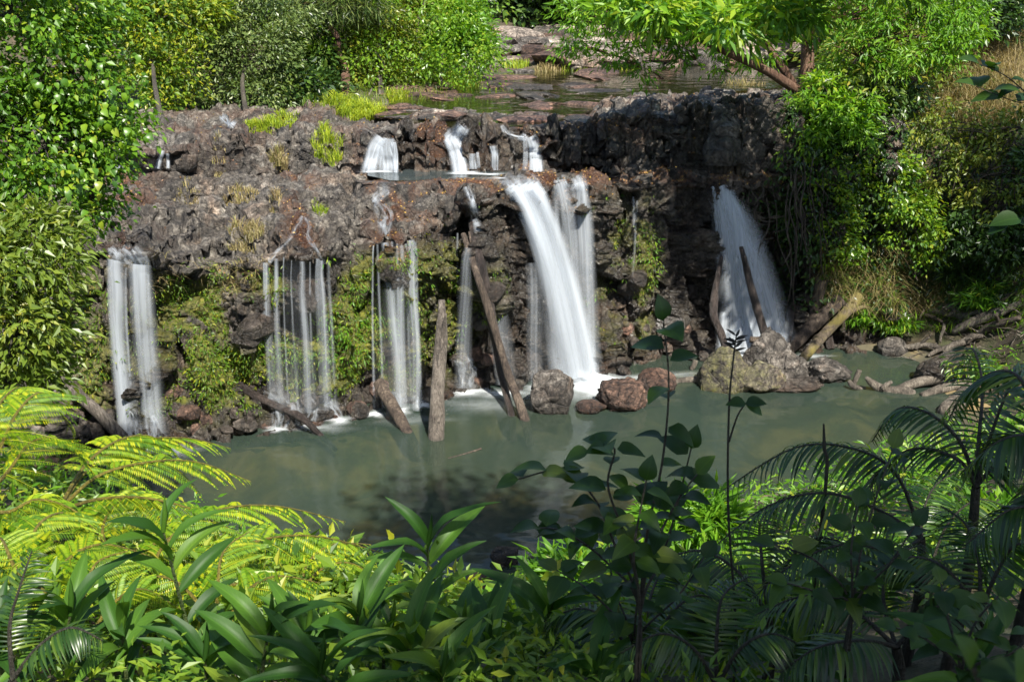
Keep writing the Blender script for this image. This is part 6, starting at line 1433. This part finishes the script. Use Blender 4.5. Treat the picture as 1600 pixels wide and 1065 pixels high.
for q, (lb, (x, y, Y), n_, L_) in enumerate(GI):
    ginger(lb, at(x, y, Y), n_ + 3, L_ * 1.05, (R.uniform(-.15, .15), R.uniform(-.1, .1)), True, seed=q + 3)

# -- dark shrub with heart-shaped leaves, right of centre
HL = single_leaf('leaf', .72, False, 6, .2); HL.materials.append(M['shrub_leaf'])
HL2 = single_leaf('leaf', .62, True, 6, .3); HL2.materials.append(M['shrub_leaf'])
def shrub(label, root_px, stems, L, per=9, name='dark_shrub', group=None, mat='stem_dark', leafs=(HL, HL2), r0=.008):
    b = Vector(root_px); root = root_under(b); t = thing(name, label, 'shrub', root, group)
    for st in stems:
        path = bez([root, b] + [Vector(p) for p in st], 30); T = unit(np.gradient(path, axis=0))
        me = MB().tube(path, np.linspace(r0, .003, 30), 6, 0, 0, False).mesh('stem'); obj('stem', me, M[mat], t)
        az = R.uniform(0, 6)
        for k in range(per):
            q = .36 + .64 * (k + .7) / per; i = min(29, int(q * 29)); p = Vector(path[i]); az += 2.4
            d = Vector((math.cos(az), math.sin(az) * .8, R.uniform(-.25, .45))).normalized()
            pet = .05; e = p + d * pet
            obj('leaf', R.choice(leafs), None, t, leaf_wm(p + d * .01, d, Vector((R.uniform(-.3, .3), R.uniform(-.6, .1), 1)), L * R.uniform(.75, 1.2)))
        d = Vector(T[-1]); obj('leaf', leafs[0], None, t, leaf_wm(path[-1], d, (0, -.4, 1), L * .8))
    return t
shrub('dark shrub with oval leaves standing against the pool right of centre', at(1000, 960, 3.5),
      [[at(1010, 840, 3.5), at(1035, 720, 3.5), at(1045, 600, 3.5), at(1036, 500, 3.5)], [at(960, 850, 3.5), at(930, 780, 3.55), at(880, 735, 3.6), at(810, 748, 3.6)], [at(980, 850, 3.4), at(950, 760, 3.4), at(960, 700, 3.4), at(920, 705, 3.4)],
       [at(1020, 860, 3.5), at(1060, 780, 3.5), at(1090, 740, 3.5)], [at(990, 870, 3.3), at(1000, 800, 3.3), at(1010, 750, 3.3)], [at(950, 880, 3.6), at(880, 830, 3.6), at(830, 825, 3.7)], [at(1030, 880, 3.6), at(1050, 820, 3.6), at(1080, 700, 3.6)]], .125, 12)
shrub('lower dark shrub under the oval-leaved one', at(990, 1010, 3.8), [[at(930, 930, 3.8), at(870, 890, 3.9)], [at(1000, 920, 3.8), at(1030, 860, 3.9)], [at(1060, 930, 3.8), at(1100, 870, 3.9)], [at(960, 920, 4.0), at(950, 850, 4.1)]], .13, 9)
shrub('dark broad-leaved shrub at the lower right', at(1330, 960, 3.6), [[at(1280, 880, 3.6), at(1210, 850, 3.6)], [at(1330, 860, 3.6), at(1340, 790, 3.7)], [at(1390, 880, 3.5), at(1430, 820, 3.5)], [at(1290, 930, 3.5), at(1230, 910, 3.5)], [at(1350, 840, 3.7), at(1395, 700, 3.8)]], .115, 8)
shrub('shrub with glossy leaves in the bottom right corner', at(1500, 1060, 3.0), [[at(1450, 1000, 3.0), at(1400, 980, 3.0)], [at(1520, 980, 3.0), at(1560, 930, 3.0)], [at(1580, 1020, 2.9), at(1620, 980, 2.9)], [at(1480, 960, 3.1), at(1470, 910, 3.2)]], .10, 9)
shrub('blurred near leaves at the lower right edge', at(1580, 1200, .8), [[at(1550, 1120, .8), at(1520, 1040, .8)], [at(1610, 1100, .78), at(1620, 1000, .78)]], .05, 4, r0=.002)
shrub('dark twig with long leaves at the upper right edge', at(1690, 300, 7.0), [[at(1640, 190, 7.0), at(1580, 125, 7.0), at(1530, 100, 7.0)], [at(1640, 170, 7), at(1590, 160, 7), at(1525, 135, 7)], [at(1650, 240, 7), at(1610, 330, 7), at(1575, 350, 7)]], .19, 9, 'overhanging_twig')
# tall weed with a seed head in front of the pool
b = at(1150, 1000, 4.0); tp = at(1150, 528, 4.0); root = root_under(b)
wd = thing('tall_weed', 'thin tall weed with a dark feathery seed head against the pool', 'plant', root)
path = bez([root, b, at(1138, 800, 4.0), at(1139, 640, 4.0), at(1146, 560, 4.0), tp], 40)
obj('stem', MB().tube(path, np.linspace(.008, .003, 40), 6, 0, 0, False).mesh('stem'), M['stem_dark'], wd)
obj('branch', MB().tube([at(1139, 690, 4.0), at(1152, 650, 4.0), at(1165, 630, 4.0)], [.005, .004, .003], 6, 0, 0, False, 4).mesh('branch'), M['stem_dark'], wd)
SL = single_leaf('spikelet', .22, False, 4, .1); SL.materials.append(M['stem_dark'])
for q in range(16):
    p = Vector(path[33 + min(6, q // 3)]); p.z += (q % 3) * .012; a = q * 2.4
    obj('spikelet', SL, None, wd, leaf_wm(p, (math.cos(a), math.sin(a) * .5, .35), (0, -1, 1), .055))
for dx, dz in ((32, 6), (-28, 4), (20, -10)): obj('leaf', HL, None, wd, leaf_wm(at(1165, 630, 4.0), (dx, -6, dz), (0, -.5, 1), .09))
b = at(1288, 700, 4.6); t_ = thing('bare_shoot', 'short bare dark shoot poking above the palm frond', 'plant', root_under(at(1290, 760, 4.6)))
obj('stem', MB().tube([root_under(at(1290, 760, 4.6)), at(1290, 760, 4.6), b, at(1287, 662, 4.6)], [.012, .01, .01, .004], 6, 0, 0, False, 4).mesh('stem'), M['stem_dark'], t_)

# -- undergrowth covering the near bank
def in_gap(x, y, z):
    dz_ = CAM_H - z; f_ = y * CP + dz_ * SP; px_ = 800 + FPX * x / f_; py_ = 532.5 + FPX * (dz_ * CP - y * SP) / f_
    return 640 < px_ < 850 and py_ < 925 - abs(px_ - 770) * .15
def bank_cover(name, label, n, xr, yr, leaf, L, aspect, H, per=14, csize=.16, mask=None):
    Pp, Oo = [], []; tries = 0
    while len(Pp) < n and tries < n * 30:
        tries += 1
        x, y = R.uniform(*xr), R.uniform(*yr); z = float(gz(x, y))
        if z < .15 or in_gap(x, y, z + H) or (mask and not mask(x, y, z)): continue
        Pp.append((x, y, z + H * R.random() ** .7)); Oo.append((R.gauss(0, .4), R.gauss(-.3, .4), .6))
    o = obj(name, cluster_leaves(np.array(Pp), unit(np.array(Oo)), per, csize, L, aspect, .35, .8, name, detail=False), M[leaf]); return tag(o, label, 'ground cover', kind='stuff')
bank_cover('undergrowth', 'sunlit yellow-green undergrowth on the left of the near bank', 1100, (-9, .5), (4.6, 13.5), 'lf_yellow', .10, .42, .6, 18, .14, mask=lambda x, y, z: x < .1 * y - .3)
bank_cover('undergrowth', 'fresh green undergrowth along the near shore', 620, (-6, 8), (8, 17), 'lf_lime', .15, .28, .5)
bank_cover('undergrowth', 'dark undergrowth below the camera on the right', 620, (-1, 8), (4.4, 12), 'lf_bright', .10, .40, .6, 16, .14, mask=lambda x, y, z: x > .1 * y - .3)
bank_cover('undergrowth', 'fine sunlit leaves along the bottom of the view', 520, (-4, 1.2), (3.4, 5.6), 'lf_yellow', .07, .36, .4, 16, .12)
bank_cover('undergrowth', 'green undergrowth on the left bank under the trees', 420, (-16, -7), (11, 19), 'lf_bright', .13, .45, .8)
bank_cover('undergrowth', 'green undergrowth on the right shore', 260, (8, 16), (14, 24), 'lf_lime', .15, .28, .6)
def bush(label, px, py, Y, w_, h_, leaf, n=120, per=16, L=.14, asp=.45, group='bushes on the near bank'):
    c = at(px, py, Y); return tree('leafy_bush', label, root_under(c, 0, .1), [lobe(px, py, Y, w_, h_), lobe(px + w_ * .5, py + h_ * .3, Y - .2, w_ * .6, h_ * .7), lobe(px - w_ * .5, py + h_ * .3, Y, w_ * .6, h_ * .7)], n, per, .11, L, asp, leaf, 'stem', .02, cat='bush', group=group, twigs=20)
bush('sunny yellow-green bush at the near water edge', 480, 905, 7.5, 70, 34, 'lf_yellow', 150)
bush('bright lime bush in the sun at bottom centre', 720, 990, 6.2, 60, 36, 'lf_lime', 130)
bush('lit bush at the left under the golden fern', 330, 930, 6.6, 80, 40, 'lf_yellow', 150)
bush('sunlit bush behind the corner ginger', 40, 870, 6.6, 70, 44, 'lf_yellow', 130)
bush('fresh green bush beside the dark shrub at the water', 890, 915, 8.0, 60, 40, 'lf_lime', 140, L=.16, asp=.3)
bush('grassy green bush behind the dark palm frond', 1080, 815, 10.0, 70, 34, 'lf_lime', 170, L=.2, asp=.18)
bush('sunlit bush seen through the dark palms', 1540, 850, 7.0, 80, 50, 'lf_lime', 140, L=.16, asp=.3)
bush('sunlit green bush low between the dark shrubs', 1180, 960, 6.0, 70, 40, 'lf_lime', 120)
bush('small sunlit bush at the bottom edge right of centre', 1010, 960, 6.2, 60, 40, 'lf_lime', 120)

# ------------------------------------------------------------------ tall trees around the viewer: their crowns are above the view, their shade falls into it
def shade_tree(label, root_xy, targets, zc=13.5, rad=1.1, dens=18, per=26, L=.24):
    """targets: places in the view that lie in this tree's shade"""
    root = Vector((*root_xy, float(gz(*root_xy)))); lob = []
    for p, r_ in targets:
        p = Vector(p); z_ = zc + R.uniform(-.8, 1.2); c = p + SUN * ((z_ - p.z) / SUN.z); lob.append((np.array(c[:]), np.array([r_, r_, .8])))
    t = thing('shade_tree', label, 'tree', root, 'tall trees above the viewer')
    Pc, Oc = [], []
    for c, r in lob:
        n = int(dens * r[0] * r[1] / 1.0)
        q = rng.normal(size=(n, 3)) * r * .55; Pc.append(c + q); Oc.append(unit(q + 1e-3))
    Pc = np.vstack(Pc); Oc = np.vstack(Oc)
    o = obj('crown', cluster_leaves(Pc, Oc, per, .26, L, .5, .3, .8, 'crown'), M['lf_dark'], t); o['kind'] = 'stuff'
    cen = np.mean([c for c, r in lob], 0); mb = MB(); top_ = np.array([root.x * .7 + cen[0] * .3, root.y * .7 + cen[1] * .3, 11.5])
    mb.tube([np.array(root[:]) - [0, 0, .4], (np.array(root[:]) + top_) / 2, top_], [.28, .23, .18], 10, .1, 2, False, 4)
    for c, r in lob: mb.add(*bough(top_, c, .09, .03, .08, 6, 5))
    obj('trunk', mb.mesh('trunk'), M['bark_tree'], t); return t
T_ = lambda px, py, Y: at(px, py, Y)
shade_tree('tall tree behind the viewer shading the dark shrubs and palms', (5.5, -4.5), [(T_(x, y, Y), .85) for x, y, Y in [(930, 780, 3.6), (1020, 640, 3.6), (1010, 900, 3.7), (1120, 820, 4.6), (1250, 720, 4.8), (1200, 900, 4.3), (1330, 820, 4.5), (1420, 700, 4.6), (1400, 950, 3.9), (1520, 850, 4.2), (1540, 640, 4.4), (1580, 980, 3.5), (1250, 1020, 3.8), (1600, 740, 4.2), (1450, 640, 5), (1060, 720, 3.5), (1540, 1060, .9), (1610, 1040, .9)]], 14, 1.0, 11)
shade_tree('tall tree right of the viewer shading the near water', (9.0, 1.5), [(atz(x, y, 0), 1.0) for x, y in [(600, 850), (660, 830), (740, 805), (830, 800), (900, 850), (760, 880), (640, 890), (700, 800), (860, 790), (800, 840), (720, 850), (930, 800)]], 15, 1.5, 16)
shade_tree('tall tree on the right bank shading the right slope', (19.5, 17.0), [(hit(x, y)[0], 1.7) for x, y in [(1500, 300), (1570, 260), (1560, 380), (1500, 420), (1600, 330), (1590, 440), (1480, 340)]], 14.5, 1.5, 14)
